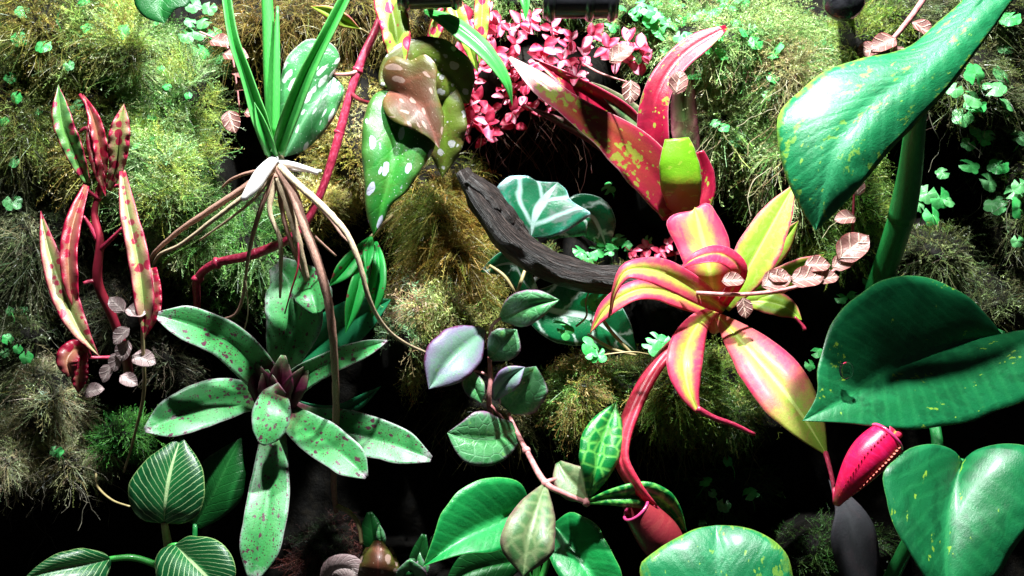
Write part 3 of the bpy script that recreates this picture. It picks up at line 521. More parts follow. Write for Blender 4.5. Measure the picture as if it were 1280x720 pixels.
lf(t, [(898, 386, 1.2), (872, 406, 4), (856, 445, 6.2), (860, 485, 7.2), (873, 516, 7.4)], [4, 14, 22, 22, 14, 2], MT['nep'], dl=-.3, dr=.1, camber=.15)
tube('tendril', t, [(871, 510, 7.4), (892, 522, 7.2), (915, 530, 6.8), (943, 543, 6.4)], [3.8, 3.4, 3, 2.2], MT['redstem'], 18)
lf(t, [(898, 396, 1.4), (925, 425, 4), (965, 470, 6), (1003, 520, 7.4), (1034, 570, 7.8)], [5, 20, 31, 35, 31, 19, 0], MT['nep_lime'], dl=-.5, dr=.4, camber=.15)
tube('tendril', t, [(1032, 566, 7.8), (1038, 588, 9.), (1043, 612, 10.4), (1046, 630, 10.9)], [3, 2.6, 2.6, 4], MT['redstem'], 18)
lf(t, [(930, 375, -2), (962, 378, -1.5), (985, 386, -1), (1002, 400, -.8)], [5, 13, 15, 11, 0], MT['nep_green'], dl=-.3, dr=.3)
tube('tendril', t, [(993, 396, -.8), (1004, 408, -.8), (1006, 413, -.8)], [2, 2, 3], MT['redstem'], 8)
tube('leaf_tip', t, [(764, 384, 6.5), (761, 397, 6.0)], [2, 1.2], MT['redstem'], 6)
def pitcher(pts, rad, mouth_tilt, mat, lid=None, wings=True):
    n = 22; q = spline(pts, n); C = PA(q[:, 0], q[:, 1], q[:, 2])
    o = tube('pitcher', t, pts, rad, mat, n, 18, cap=False)
    s = o.modifiers.new('thickness', 'SOLIDIFY'); s.thickness = .0007; s.offset = -1
    T = norm(C[-1]-C[-3]); r = rad[-1]*PXC*.01
    A = norm(np.cross(T, (0, 1., 0))); B = norm(np.cross(T, A)); C0 = C[-1]
    th = np.linspace(0, 6.283, 30, endpoint=False); ph = np.linspace(0, 6.283, 8, endpoint=False); rr = r*.11
    ring = r*(np.cos(th)[:, None]*A+np.sin(th)[:, None]*B); rn = norm(ring)
    Vt = C0+ring[:, None]+rr*(np.cos(ph)[None, :, None]*rn[:, None]+np.sin(ph)[None, :, None]*T)
    i = np.arange(30)[:, None]; j = np.arange(8)[None]
    Fq = np.stack((i*8+j, ((i+1) % 30)*8+j, ((i+1) % 30)*8+(j+1) % 8, i*8+(j+1) % 8), -1).reshape(-1, 4)
    link('rim', np_mesh('rim', Vt.reshape(-1, 3)-base_of(t), Fq), MT['rim'], o)
    if wings:
        W_ = []; F_ = []
        for side in (-.55, .55):
            for k in range(3, n-1):
                ra = wprof(rad, n)[k]*PXC*.01; Tk = norm(C[min(k+1, n-1)]-C[k-1]); Ak = norm(np.cross(Tk, (0, 1., 0))); Bk = norm(np.cross(Tk, Ak)); Bk = Bk if Bk[1] < 0 else -Bk
                dv = norm(Bk+Ak*side); b = len(W_)
                W_ += [C[k]+dv*ra*.97-Tk*.0002, C[k]+dv*ra*.97+Tk*.0008, C[k]+dv*(ra+.0011)+Tk*.0012, C[k]+dv*(ra+.0012)]
                F_.append((b, b+1, b+2, b+3))
        link('wing_fringe', np_mesh('wing_fringe', np.array(W_)-base_of(t), np.array(F_)), mat, o, kind='stuff')
    return o
pitcher([(1046, 630, 10.9), (1052, 618, 11.2), (1066, 597, 11.5), (1084, 573, 11.5), (1108, 548, 11.2)], [4, 12, 18, 21, 19], 0, MT['pitcher'])
lf(t, [(1122, 536, 10.2), (1119, 540, 10.8), (1112, 545, 11.2)], [7, 10, 7, 0], MT['nep_pink'], name='pitcher_lid', n=10, nc=3)
pitcher([(850, 704, 4.2), (838, 690, 5.0), (822, 668, 5.6), (806, 648, 6.0), (795, 636, 6.2)], [10, 22, 25, 22, 17], 0, MT['pitcher_dull'], wings=False)
lf(t, [(792, 640, 4.9), (786, 627, 5.3), (780, 615, 5.9)], [7, 10, 8, 0], MT['pitcher_dull'], name='pitcher_lid', n=10, nc=3)
# ------------------------------------------------------------------ speckled bromeliad
t = plant('speckled_bromeliad', 'green bromeliad with purple speckled strap leaves below dangling roots', 'bromeliad', (345, 505, -3))
lf(t, [(360, 465, -3), (400, 430, -2.2), (440, 400, -1.4), (489, 374, -.6)], [14, 25, 28, 22, 0], MT['brom_deep'], dl=.5, dr=.8)
lf(t, [(352, 498, -3), (390, 512, -3), (430, 512, -2), (476, 483, -1)], [6, 7, 8, 8, 0], MT['brom_deep'], dl=.3)
lf(t, [(348, 490, -2), (358, 440, -.6), (368, 395, -.6), (362, 352, -1.2), (345, 330, -1.8)], [10, 18, 30, 36, 33, 12], MT['brom'], dl=.8, dr=.8, fold=-.3)
lf(t, [(366, 344, -1.6), (378, 350, -.4), (390, 364, 1.0), (396, 392, 1.6)], [16, 22, 24, 22, 4], MT['brom_tip'], dl=.3, dr=.3, label='folded over tip of the upright leaf')
lf(t, [(345, 495, -1.5), (318, 458, 1.2), (285, 427, 3.0), (245, 408, 4.4), (197, 394, 5.2)], [20, 22, 24, 24, 23, 20, 5], MT['brom'], dl=1.1, dr=.1, camber=0)
lf(t, [(347, 498, -1.5), (375, 474, .6), (410, 454, 2.4), (450, 438, 3.8), (484, 426, 4.4)], [18, 17, 16, 14, 13, 10, 1], MT['brom'], dl=.1, dr=.9, camber=0)
lf(t, [(345, 500, -1.5), (305, 496, .5), (262, 503, 2.2), (220, 520, 3.4), (181, 538, 4.)], [16, 18, 25, 28, 27, 22, 3], MT['brom'], dl=1., dr=-.2, camber=0)
lf(t, [(350, 508, -1.5), (385, 526, .5), (440, 540, 1.8), (495, 556, 2.6), (539, 574, 2.8)], [16, 18, 23, 26, 25, 20, 4], MT['brom'], dl=-.1, dr=.9, camber=0)
lf(t, [(348, 510, -1), (380, 535, 2), (412, 556, 4), (440, 578, 5), (458, 597, 5.2)], [16, 18, 23, 25, 24, 20, 3], MT['brom'], dl=-.1, dr=.9, camber=0)
lf(t, [(343, 510, -1.5), (341, 560, 1.2), (337, 610, 3), (328, 665, 4.4), (316, 725, 5.)], [14, 16, 22, 26, 27, 24, 6], MT['brom'], dl=.2, dr=.3, camber=.05)
lf(t, [(346, 500, 0), (345, 492, 2.2), (342, 505, 3.6), (336, 532, 4.4), (327, 556, 4.6)], [8, 17, 23, 24, 22, 17, 3], MT['brom'], dl=-.3, dr=-.3, camber=.05)
for (x0, y0, x1, y1, wd) in ((336, 508, 313, 450, 16), (355, 506, 384, 458, 14), (347, 508, 354, 444, 16), (340, 508, 332, 462, 14)):
    lf(t, [(x0, y0, -.5), ((x0+x1)/2, (y0+y1)/2, .8), (x1, y1, 1.2)], [14, wd, wd, wd*.7, 3], MT['sheath'], dl=.6, dr=.6, n=14, name='sheath')
# ------------------------------------------------------------------ pinstriped philodendron
t = plant('pinstriped_philodendron', 'philodendron with white pinstriped dark leaves low on black soil', 'philodendron', (210, 735, 1))
tube('stem', t, [(206, 745, 2), (212, 715, 2.5), (212, 690, 3)], [8, 8, 6], MT['darkgreenstem'], 12)
lf(t, [(205, 654, 4.4), (207, 625, 5), (214, 585, 4.8), (227, 545, 4)], None, MT['birkin'], L=[(205, 654), (180, 649), (164, 632), (161, 610), (168, 592), (185, 573), (203, 560), (227, 545)], Rr=[(205, 654), (233, 653), (249, 640), (257, 617), (255, 593), (245, 570), (234, 555), (227, 545)], dl=.2, dr=.2, camber=.3, n=36)
tube('petiole', t, [(212, 692, 3), (209, 675, 3.8), (205, 652, 4.4)], [6, 5, 4], MT['tan'], 10)
lf(t, [(219, 681, 5), (238, 700, 6.5), (258, 720, 7.4), (280, 742, 7.6)], None, MT['birkin'], L=[(219, 681), (235, 671), (258, 671), (280, 681), (292, 700), (294, 722), (280, 742)], Rr=[(219, 681), (202, 687), (194, 704), (198, 725), (220, 745), (250, 750), (280, 742)], dl=.1, dr=.2, camber=.3, n=36)
tube('petiole', t, [(212, 700, 3), (212, 684, 4.2), (221, 682, 5)], [5, 4, 3.5], MT['greenstem'], 10)
lf(t, [(139, 699, 3), (105, 705, 4.4), (65, 712, 5.4), (30, 724, 6)], None, MT['birkin'], L=[(139, 699), (137, 715), (120, 735), (80, 745), (45, 735), (30, 724)], Rr=[(139, 699), (127, 690), (100, 686), (73, 692), (50, 705), (30, 724)], dl=.3, dr=.1, camber=.3, n=36)
tube('petiole', t, [(212, 715, 2.5), (190, 704, 2.6), (165, 697, 2.8), (137, 699, 3)], [5, 4, 4, 3.5], MT['greenstem'], 16)
lf(t, [(244, 657, .5), (268, 615, 1), (287, 575, .8), (302, 547, .4)], [8, 24, 33, 30, 16, 0], MT['dark_green'], dl=.3, dr=.2)
tube('petiole', t, [(215, 735, 1.6), (240, 690, .8), (244, 655, .5)], [4, 4, 3], MT['darkgreenstem'], 12)
# ------------------------------------------------------------------ bare rooted green plant
t = plant('bare_rooted_plant', 'upright green shoots hanging with bare pale dangling roots', 'epiphyte', (345, 200, 3))
tube('stem', t, [(331, -45, 4), (335, 20, 4), (338, 90, 4), (342, 150, 4), (343, 198, 4)], [6.5, 7, 8, 9, 8], MT['greenstem'], 24, 12)
tube('side_shoot', t, [(347, 8, 4.6), (346, 60, 4.8), (345, 120, 4.8), (344, 170, 4.6)], [1.5, 4, 5, 5], MT['greenstem'], 16)
lf(t, [(346, 192, 4.5), (362, 145, 5.4), (385, 88, 6.2), (412, 35, 6.6), (440, -20, 6.6)], [9, 11, 10, 8, 7.5, 6], MT['strapgreen'], dl=.5, dr=.5, fold=-.2)
lf(t, [(339, 192, 4.5), (325, 150, 5.2), (306, 90, 5.8), (291, 45, 6), (281, -20, 5.6)], [7, 10, 8, 7, 6, 6], MT['strapgreen'], dl=.5, dr=.5, fold=-.2)
lf(t, [(342, 197, 4.6), (330, 165, 5.4), (318, 128, 6)], [6, 8, 6, 0], MT['strapgreen'], dl=.4, dr=.4)
tube('sheath', t, [(344, 198, 4.6), (328, 216, 6), (316, 234, 7), (303, 250, 7.4)], [5, 8, 7.5, 3], MT['whitesheath'], 16, 10)
tube('root_crown', t, [(343, 190, 4), (346, 212, 4.2), (348, 232, 4)], [9, 11, 5], MT['root'], 10, 10)
for pts, rad, m in (
    ([(350, 203, 4.6), (372, 208, 5.4), (398, 216, 5.6)], [4.5, 4, 3], 'whitesheath'), ([(352, 210, 4.4), (370, 212, 4.8), (402, 214, 4.6)], [2.5, 2.5, 2], 'whitesheath'),
    ([(340, 210, 4.4), (315, 228, 4.6), (270, 258, 3.6), (225, 288, 2), (194, 315, 0), (188, 325, -2)], [4.5, 4.2, 4, 3.6, 3, 2.5], 'rootpink'),
    ([(340, 214, 4.8), (305, 245, 5), (260, 280, 3.8), (225, 306, 2.4), (200, 318, 1), (192, 330, -1)], [3.4, 3.2, 3, 2.6, 2.2, 2], 'root'),
    ([(342, 216, 4.6), (318, 248, 4.2), (285, 275, 3), (250, 300, 1)], [2, 2, 1.6, 1.3], 'root'),
    ([(350, 212, 5), (366, 240, 6), (380, 282, 6.6), (398, 330, 6.8), (410, 375, 6.4), (416, 420, 5.6), (419, 470, 4), (420, 520, 2), (417, 600, 0), (420, 640, -1)], [6, 6, 5.5, 5.5, 5, 4.6, 4.4, 4.2, 4.2, 3], 'rootpink'),
    ([(350, 208, 5.2), (370, 228, 6.4), (400, 255, 7.4), (432, 290, 8), (448, 325, 8), (462, 375, 7.2), (478, 405, 5.6), (500, 425, 3.6), (538, 443, 1.4)], [4, 4, 4.2, 3.6, 3.2, 2.8, 2.4, 2, 1.6], 'root'),
    ([(352, 214, 5), (380, 240, 6.2), (410, 270, 6.8), (428, 295, 6.8), (440, 306, 6.6)], [2.4, 2.4, 2.2, 2, 1.4], 'rootpink'),
    ([(346, 218, 4.6), (330, 250, 4.6), (317, 290, 4), (309, 330, 3.2), (304, 370, 2), (295, 392, 1), (275, 400, .5)], [3.4, 3, 2.8, 2.4, 2, 2, 1.6], 'rootpink'),
    ([(347, 222, 4.8), (337, 262, 5), (350, 300, 4.8), (351, 340, 4), (350, 372, 3)], [4.4, 3.2, 3, 2.4, 1.5], 'root'),
    ([(350, 222, 5), (360, 255, 5.2), (372, 300, 4.8), (384, 350, 3.6)], [6, 5.4, 4.8, 3.5], 'root'), ([(347, 225, 4.4), (354, 270, 4.2), (366, 310, 3.6), (380, 345, 2.8)], [3, 3, 2.6, 2], 'rootpink'),
    ([(349, 225, 4.2), (366, 262, 3.6), (388, 290, 2.6), (420, 320, 1.4)], [2.4, 2.2, 2, 1.4], 'rootpink'), ([(342, 212, 4.2), (312, 216, 3.6), (290, 224, 2.2), (278, 234, 1)], [2.8, 2.4, 2, 1.6], 'rootpink'),
    ([(372, 295, 4.8), (373, 330, 5.2), (362, 370, 5), (356, 392, 4.4)], [1.4, 1.2, 1.1, .9], 'darkredstem'), ([(420, 632, -.8), (436, 640, 0), (448, 655, .5), (452, 680, .5)], [3.4, 3, 3, 2.4], 'tan'),
    ([(306, 345, 2.8), (310, 390, 2), (303, 420, 1)], [1, .9, .8], 'root')):
    tube('root', t, pts, rad, MT[m], None, 8, rough=.12)
# ------------------------------------------------------------------ white spotted begonia
t = plant('white_spotted_begonia', 'white spotted begonia on crimson jointed cane in front of yellow moss', 'begonia', (247, 390, -3))
tube('stem', t, [(247, 398, -5), (246, 372, -3), (247, 348, -1), (268, 330, .6), (320, 317, 2), (373, 290, 3.2), (398, 248, 3.6), (418, 190, 3.6), (434, 130, 3.4), (450, 80, 3), (470, 36, 2.4), (485, -5, 2)], [4.5, 5, 5.5, 6, 5.4, 5, 5, 5.6, 5, 5.4, 5, 5], MT['redstem'], 60, 10)
for (x, y, d, a, b) in ((271, 329, .7, 8, 20), (374, 289, 3.2, 7, 60), (247, 349, -.9, 8, 90), (447, 88, 3.1, 7, 60), (424, 166, 3.5, 7, 70), (320, 317, 2, 7, 20)):
    dx, dy = math.cos(R(b))*5, -math.sin(R(b))*5
    tube('stem_node', t, [(x-dx, y-dy, d), (x, y, d), (x+dx, y+dy, d)], [a*.55, a, a*.6], MT['redstem'], 8, 10)
lf(t, [(417, 93, 3), (400, 120, 3.6), (380, 150, 4), (356, 196, 4)], None, MT['mac_white'], L=[(417, 93), (430, 112), (422, 136), (405, 165), (382, 187), (356, 196)], Rr=[(417, 93), (424, 72), (408, 52), (384, 50), (364, 66), (352, 95), (347, 145), (349, 182), (356, 196)], dl=-.3, dr=.2, camber=.3, n=36, ripple=(.08, 5))
tube('petiole', t, [(452, 84, 3), (440, 92, 3.4), (417, 93, 3.1)], [3, 2.4, 2], MT['pinkstem'], 10)
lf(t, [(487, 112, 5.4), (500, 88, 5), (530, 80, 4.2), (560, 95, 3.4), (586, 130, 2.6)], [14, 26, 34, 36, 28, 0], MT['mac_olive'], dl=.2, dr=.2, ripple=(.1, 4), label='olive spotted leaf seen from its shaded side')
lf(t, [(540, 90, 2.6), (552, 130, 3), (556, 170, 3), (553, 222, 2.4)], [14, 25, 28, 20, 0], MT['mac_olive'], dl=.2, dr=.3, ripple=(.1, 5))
lf(t, [(487, 112, 5.2), (496, 160, 6.2), (488, 215, 7), (478, 255, 7.2), (467, 294, 7)], None, MT['mac'], L=[(487, 112), (515, 115), (538, 150), (544, 182), (530, 207), (508, 240), (490, 255), (480, 275), (467, 294)], Rr=[(487, 112), (468, 118), (456, 145), (453, 180), (455, 220), (457, 255), (460, 275), (467, 294)], dl=.2, dr=.2, camber=.35, n=36, ripple=(.09, 6))
lf(t, [(487, 113, 5.6), (512, 122, 6.6), (532, 145, 7.4), (549, 186, 7.6)], None, MT['mac_brown'], L=[(487, 113), (478, 92), (492, 70), (512, 76), (532, 68), (546, 82), (546, 112), (555, 145), (549, 186)], Rr=[(487, 113), (478, 130), (490, 150), (515, 162), (535, 172), (549, 186)], dl=-.3, dr=.1, camber=.05, n=34, ripple=(.08, 4))
tube('petiole', t, [(440, 118, 3.4), (452, 126, 4.2), (468, 128, 4.8), (487, 112, 5.3)], [3, 2.4, 2.4, 2], MT['darkredstem'], 14)
lf(t, [(482, -40, 2.8), (487, 0, 3.6), (494, 35, 4.4), (499, 80, 4.8)], [12, 19, 19, 17, 8], MT['redspot_lime'], dl=.3, dr=.5, ripple=(.12, 6))
lf(t, [(604, -30, 1.5), (603, 10, 1.8), (601, 45, 2), (599, 80, 2)], [8, 10, 10, 7, 0], MT['redspot_lime'], dl=.3, dr=.2, ripple=(.1, 6))
lf(t, [(566, -5, 1), (572, 20, 1.6), (583, 48, 1.8), (598, 92, 1.6)], [9, 12, 9, 6, 0], MT['redspot_lime'], dl=.3, dr=.2, ripple=(.1, 6))
lf(t, [(560, 5, .5), (548, 28, 1), (540, 50, 1.2), (528, 76, 1)], [6, 9, 6, 0], MT['redspot_lime'], dl=.3, dr=.2)
tube('branch', t, [(480, 5, 2.2), (530, -12, 1.6), (580, -22, 1.4), (606, -30, 1.5)], [4, 3.5, 3, 3], MT['redstem'], 16)
# ------------------------------------------------------------------ red spotted begonia
t = plant('red_spotted_begonia', 'narrow leaved begonia with crimson spots on a red cane', 'begonia', (158, 460, -3))
tube('stem', t, [(162, 480, -5), (157, 445, -2.5), (140, 395, -.5), (122, 352, .6), (125, 300, 1), (118, 268, 1), (128, 215, 1), (122, 160, 1), (100, 118, .6)], [6, 6, 6, 6, 5, 4, 3.5, 3, 2], MT['darkredstem'], 44, 10)
for pts, rad in (([(122, 352, .6), (112, 352, .8), (104, 354, 1)], [4, 3, 2]), ([(122, 300, 1), (112, 282, 1.2), (104, 270, 1.4)], [4, 3, 2]), ([(125, 312, 1), (140, 298, 1.4), (154, 284, 1.8)], [3.4, 2.6, 2]), ([(155, 447, -2), (130, 447, -1), (112, 447, -.5)], [3.5, 2.6, 2.2]), ([(128, 230, 1), (150, 232, 1.6), (156, 222, 2)], [3, 2.6, 2]), ([(118, 180, 1), (108, 160, 1), (100, 165, 1)], [3, 2.4, 2]), ([(126, 250, 1), (112, 240, 1.4), (106, 232, 1.6)], [3, 2.4, 2])):
    tube('petiole', t, pts, rad, MT['redstem'], 12)
rip = (.14, 7)
lf(t, [(109, 228, 1.4), (92, 188, 2), (78, 150, 2.2), (73, 106, 1.8)], [4, 11, 13, 11, 0], MT['redspot_green'], dl=.5, dr=.4, ripple=rip)
lf(t, [(136, 238, 1.6), (146, 205, 2.2), (150, 165, 2.8), (155, 130, 2.8)], [3, 9, 13, 12, 0], MT['redspot'], dl=.5, dr=.3, ripple=rip, label='orange tinted upright leaf')
lf(t, [(128, 232, 1.2), (126, 190, 1.6), (118, 150, 1.6), (104, 118, 1.2)], [4, 8, 9, 7, 0], MT['redspot_dark'], dl=.5, dr=.3, ripple=rip)
lf(t, [(112, 150, .8), (114, 180, 1.2), (124, 215, 1.6), (132, 245, 1.8)], [2, 6, 7, 0], MT['redspot_dark'], dl=.3, ripple=rip)
lf(t, [(153, 214, 2.4), (160, 262, 3.6), (172, 318, 4.6), (180, 370, 5), (181, 425, 4.8)], [4, 10, 13, 13, 12, 0], MT['redspot'], dl=.5, dr=.4, ripple=rip)
lf(t, [(190, 335, 2.6), (193, 365, 3.2), (190, 395, 3.4), (184, 418, 3.2)], [6, 9, 9, 0], MT['redspot_dark'], dl=.4, ripple=rip)
lf(t, [(51, 264, 2), (62, 315, 2.8), (80, 368, 3.6), (100, 412, 4.2), (124, 445, 4.4)], [0, 11, 16, 13, 0], MT['redspot'], dl=.4, dr=.5, ripple=rip)
lf(t, [(108, 232, 1.8), (94, 270, 2.8), (86, 310, 3.6), (88, 350, 4), (98, 398, 3.8)], [4, 10, 11, 9, 0], MT['redspot_dark'], dl=.5, dr=.3, ripple=rip)
lf(t, [(112, 447, -.5), (96, 436, .6), (84, 450, 1.4), (90, 470, 1.4)], [4, 12, 14, 4], MT['redspot_dark'], dl=.4, dr=.2, ripple=rip)
lf(t, [(104, 440, 0), (100, 462, .6), (98, 492, .6)], [6, 10, 10, 0], MT['redspot_dark'], dl=.4, dr=.3, ripple=rip)
# ------------------------------------------------------------------ small brown spotted seedling
t = plant('brown_spotted_seedling', 'bright green narrow leaves with brown spots behind dangling root', 'begonia', (465, 300, -1))
tube('stem', t, [(490, 270, -2.5), (475, 285, -.5), (463, 296, .6)], [2.5, 2.4, 2], MT['tan'], 10)
lf(t, [(463, 296, .6), (448, 315, 1.6), (430, 338, 2.2), (411, 358, 2.4)], [1, 9, 11, 0], MT['smallspot'], dl=.3, dr=.4)
lf(t, [(463, 297, .6), (454, 335, 1.8), (444, 372, 2.6), (432, 416, 2.8)], [2, 8, 11, 9, 0], MT['smallspot'], dl=.3, dr=.3)
lf(t, [(470, 302, .2), (474, 335, 1.2), (470, 365, 1.8), (465, 398, 1.8)], [2, 9, 11, 0], MT['smallspot'], dl=.3, dr=.3)
lf(t, [(464, 296, .6), (461, 315, 2), (458, 340, 2.8)], [2, 7, 0], MT['smallspot'], dl=.3, n=14)
# ------------------------------------------------------------------ marbled climber
t = plant('marbled_climber', 'climber with lilac frosted and marbled oval leaves on pale moss', 'climber', (610, 545, -2))
tube('stem', t, [(622, 548, -2), (614, 520, 0), (611, 498, 1), (613, 478, 1.2), (612, 440, .6), (615, 408, .6), (627, 397, 1.1)], [3, 3.4, 3.4, 3, 2.6, 2.4, 2], MT['pinkstem'], 30)
lf(t, [(606, 412, 0), (585, 428, 1.8), (562, 450, 3), (536, 486, 3.6)], [3, 26, 32, 25, 0], MT['hoya_pale'], dl=.2, dr=.5, camber=.25)
lf(t, [(626, 398, 1.), (648, 388, 3.4), (672, 380, 4.4), (699, 375, 4.6)], [4, 20, 21, 14, 0], MT['hoya'], dl=.2, dr=.3, camber=.25)
lf(t, [(613, 448, .8), (624, 437, 1.8), (634, 426, 2.2), (646, 412, 2.2)], [5, 19, 20, 0], MT['hoya'], dl=.3, dr=.2, n=20)
lf(t, [(580, 462, .6), (588, 475, 1.6), (596, 490, 2), (602, 504, 2)], [3, 12, 12, 0], MT['hoya'], dl=.2, dr=.3, n=20)
lf(t, [(634, 512, 1), (648, 494, 2), (660, 478, 2.6), (670, 458, 2.6)], [10, 28, 30, 24, 0], MT['hoya'], dl=.2, dr=.3, n=24)
lf(t, [(618, 500, 1.6), (627, 484, 2.6), (640, 470, 3.2), (656, 459, 3.4)], [2, 13, 14, 0], MT['hoya_pale'], dl=.2, dr=.4, n=20)
lf(t, [(645, 540, .2), (620, 548, 1.6), (590, 548, 2.4), (559, 541, 2.6)], [14, 32, 32, 0], MT['hoya'], dl=.5, dr=.2, n=24)
for pts in ([(612, 440, .6), (608, 425, .2), (604, 412, 0)], [(612, 470, 1), (596, 464, .8), (582, 463, .6)], [(613, 470, 1), (625, 490, 1.2), (634, 510, 1)], [(612, 505, .8), (630, 525, .4), (645, 540, .2)]):
    tube('petiole', t, pts, [2, 1.8, 1.6], MT['pinkstem'], 8, 6)
# ------------------------------------------------------------------ net veined climber
t = plant('net_veined_climber', 'climber with net veined leaves on a bare pinkish stem', 'climber', (640, 525, -1))
tube('stem', t, [(636, 518, -1.5), (645, 538, 0), (660, 567, 2.4), (682, 604, 5), (708, 618, 5.4), (735, 629, 5.4)], [2.4, 3, 3.4, 4, 3.4, 3], MT['pinkstem'], 36)
for x, y, d in ((682, 604, 5), (733, 628, 5.4), (658, 563, 2.2)):
    tube('stem_node', t, [(x-3, y-4, d), (x, y, d), (x+3, y+4, d)], [3, 5.5, 3], MT['pinkstem'], 7, 8)
lf(t, [(681, 606, 5), (671, 636, 6.6), (661, 672, 7.8), (654, 720, 8.2)], [3, 22, 32, 31, 0], MT['hoya_pink'], dl=.3, dr=.2, camber=.3)
lf(t, [(735, 626, 5.2), (722, 610, 5), (708, 594, 4.6), (698, 578, 4)], [3, 18, 22, 17, 4], MT['hoya_pink'], dl=.3, dr=.2)
lf(t, [(736, 622, 5.4), (744, 590, 6), (754, 548, 5.4), (770, 503, 4.6)], [2, 18, 26, 21, 0], MT['hoya_net'], dl=.3, dr=.2, camber=.3)
lf(t, [(733, 628, 5.4), (770, 621, 6), (815, 622, 5.8), (858, 664, 5)], [2, 11, 17, 17, 0], MT['hoya_net'], dl=.5, dr=.2, camber=.25)
tube('petiole', t, [(682, 603, 5), (690, 600, 4.8), (699, 598, 4.6)], [3, 2.6, 2], MT['pinkstem'], 8)
# ------------------------------------------------------------------ low pothos
t = plant('low_pothos', 'bright green pothos leaves low among small wet rosettes', 'pothos', (660, 740, 0))
lf(t, [(662, 632, 2.8), (625, 650, 4.4), (580, 672, 6), (529, 708, 7)], None, MT['pothos_bright'], L=[(662, 632), (665, 655), (650, 675), (620, 690), (585, 692), (553, 700), (529, 708)], Rr=[(662, 632), (650, 602), (625, 596), (598, 602), (572, 616), (553, 638), (543, 668), (529, 708)], dl=.9, dr=.5, camber=.15, n=36)
lf(t, [(692, 655, 2), (715, 685, 3.6), (740, 720, 4.8), (765, 760, 5)], None, MT['pothos_bright'], L=[(692, 655), (713, 641), (742, 654), (764, 688), (778, 725), (765, 760)], Rr=[(692, 655), (685, 690), (700, 722), (730, 750), (765, 760)], dl=.6, dr=.9, camber=.15)
lf(t, [(655, 700, 1.4), (620, 705, 2.4), (585, 715, 3), (555, 735, 3)], [4, 26, 28, 18, 0], MT['dark_green'], dl=.3, dr=.3)
tube('petiole', t, [(665, 750, 0), (672, 690, .8), (662, 632, 2.8)], [5, 4, 3], MT['greenstem'], 14)
tube('petiole', t, [(665, 750, 0), (685, 700, .6), (692, 655, 2)], [5, 4, 3], MT['greenstem'], 14)
tube('petiole', t, [(664, 750, 0), (662, 725, .6), (655, 700, 1.4)], [5, 4, 3], MT['greenstem'], 10)
# ------------------------------------------------------------------ big pothos
t = plant('big_pothos', 'large glossy pothos with heart shaped leaves on ribbed stalk', 'pothos', (1105, 345, -3))
tube('stalk', t, [(1085, 385, -6), (1106, 335, -3), (1118, 300, -1), (1128, 268, .6)], [13, 15, 16, 16], MT['darkgreenstem'], 20, 16)
tube('stalk', t, [(1127, 272, .6), (1137, 220, 3), (1144, 160, 6), (1150, 110, 8)], [17, 14.5, 12, 10], MT['darkgreenstem'], 20, 16)
lf(t, [(1262, -40, 9), (1215, 18, 10.5), (1150, 85, 11.6), (1085, 135, 12.4), (1045, 185, 13), (1030, 235, 13), (1020, 288, 12.4)], None, MT['pothos_light'],
   L=[(1262, -40), (1290, -30), (1262, 5), (1224, 60), (1190, 108), (1157, 141), (1118, 183), (1075, 233), (1045, 266), (1020, 288)],
   Rr=[(1262, -40), (1228, -30), (1200, 4), (1170, 31), (1140, 56), (1110, 67), (1075, 72), (1035, 88), (1003, 111), (980, 138), (973, 165), (977, 200), (987, 233), (1003, 265), (1020, 288)], dl=-.3, dr=-1.3, camber=.3, n=48, nc=9, groove=.12, und=.09)
lf(t, [(1252, 418, 2.6), (1205, 428, 4.2), (1150, 448, 6.2), (1100, 470, 8.8), (1050, 502, 10.6), (1003, 526, 11.4)], None, MT['pothos'],
   L=[(1252, 418), (1292, 414), (1330, 440), (1325, 475), (1285, 498), (1250, 512), (1200, 528), (1150, 537), (1100, 535), (1050, 529), (1003, 526)],
   Rr=[(1252, 418), (1235, 396), (1210, 371), (1180, 352), (1142, 345), (1102, 352), (1070, 370), (1045, 400), (1030, 432), (1022, 462), (1021, 492), (1003, 526)], dl=.7, dr=-.2, camber=.3, n=48, nc=9, groove=.14, und=.08)
lf(t, [(1203, 577, 10), (1192, 612, 11.4), (1184, 660, 12.8), (1182, 715, 13.8), (1186, 772, 14.2)], None, MT['pothos'],
   L=[(1203, 577), (1222, 562), (1258, 556), (1292, 566), (1306, 595), (1298, 640), (1272, 678), (1245, 718), (1186, 772)],
   Rr=[(1203, 577), (1190, 562), (1165, 555), (1135, 562), (1112, 580), (1105, 605), (1110, 638), (1125, 672), (1150, 712), (1186, 772)], dl=-.3, dr=.1, camber=.3, n=44, nc=8, groove=.14, und=.08)
lf(t, [(905, 790, 10), (902, 750, 10.2), (898, 700, 9.4), (895, 657, 8)], None, MT['pothos_light'],
   L=[(905, 790), (850, 785), (805, 755), (797, 718), (815, 692), (842, 674), (868, 662), (895, 657)],
   Rr=[(905, 790), (960, 785), (994, 755), (991, 718), (980, 690), (958, 670), (928, 659), (895, 657)], dl=-.4, dr=-.4, camber=.3, n=40, nc=8, groove=.1, und=.08)
tube('petiole', t, [(1108, 345, -3), (1180, 385, -1), (1235, 410, 1.4), (1254, 418, 2.6)], [9, 7, 5, 4], MT['darkgreenstem'], 20, 10)
tube('petiole', t, [(1090, 775, 1), (1118, 710, 2.4), (1150, 655, 4), (1185, 605, 8), (1203, 577, 10)], [9, 8, 7, 6, 4], MT['darkgreenstem'], 24, 10)
tube('petiole', t, [(1090, 380, -6), (1160, 500, -9), (1170, 600, -5), (1125, 700, .5), (1090, 775, 1)], [8, 8, 8, 9, 9], MT['darkgreenstem'], 24, 10)
tube('petiole', t, [(1090, 775, 1), (1010, 800, 3), (940, 800, 7), (905, 790, 10)], [8, 7, 6, 4], MT['darkgreenstem'], 18, 10)
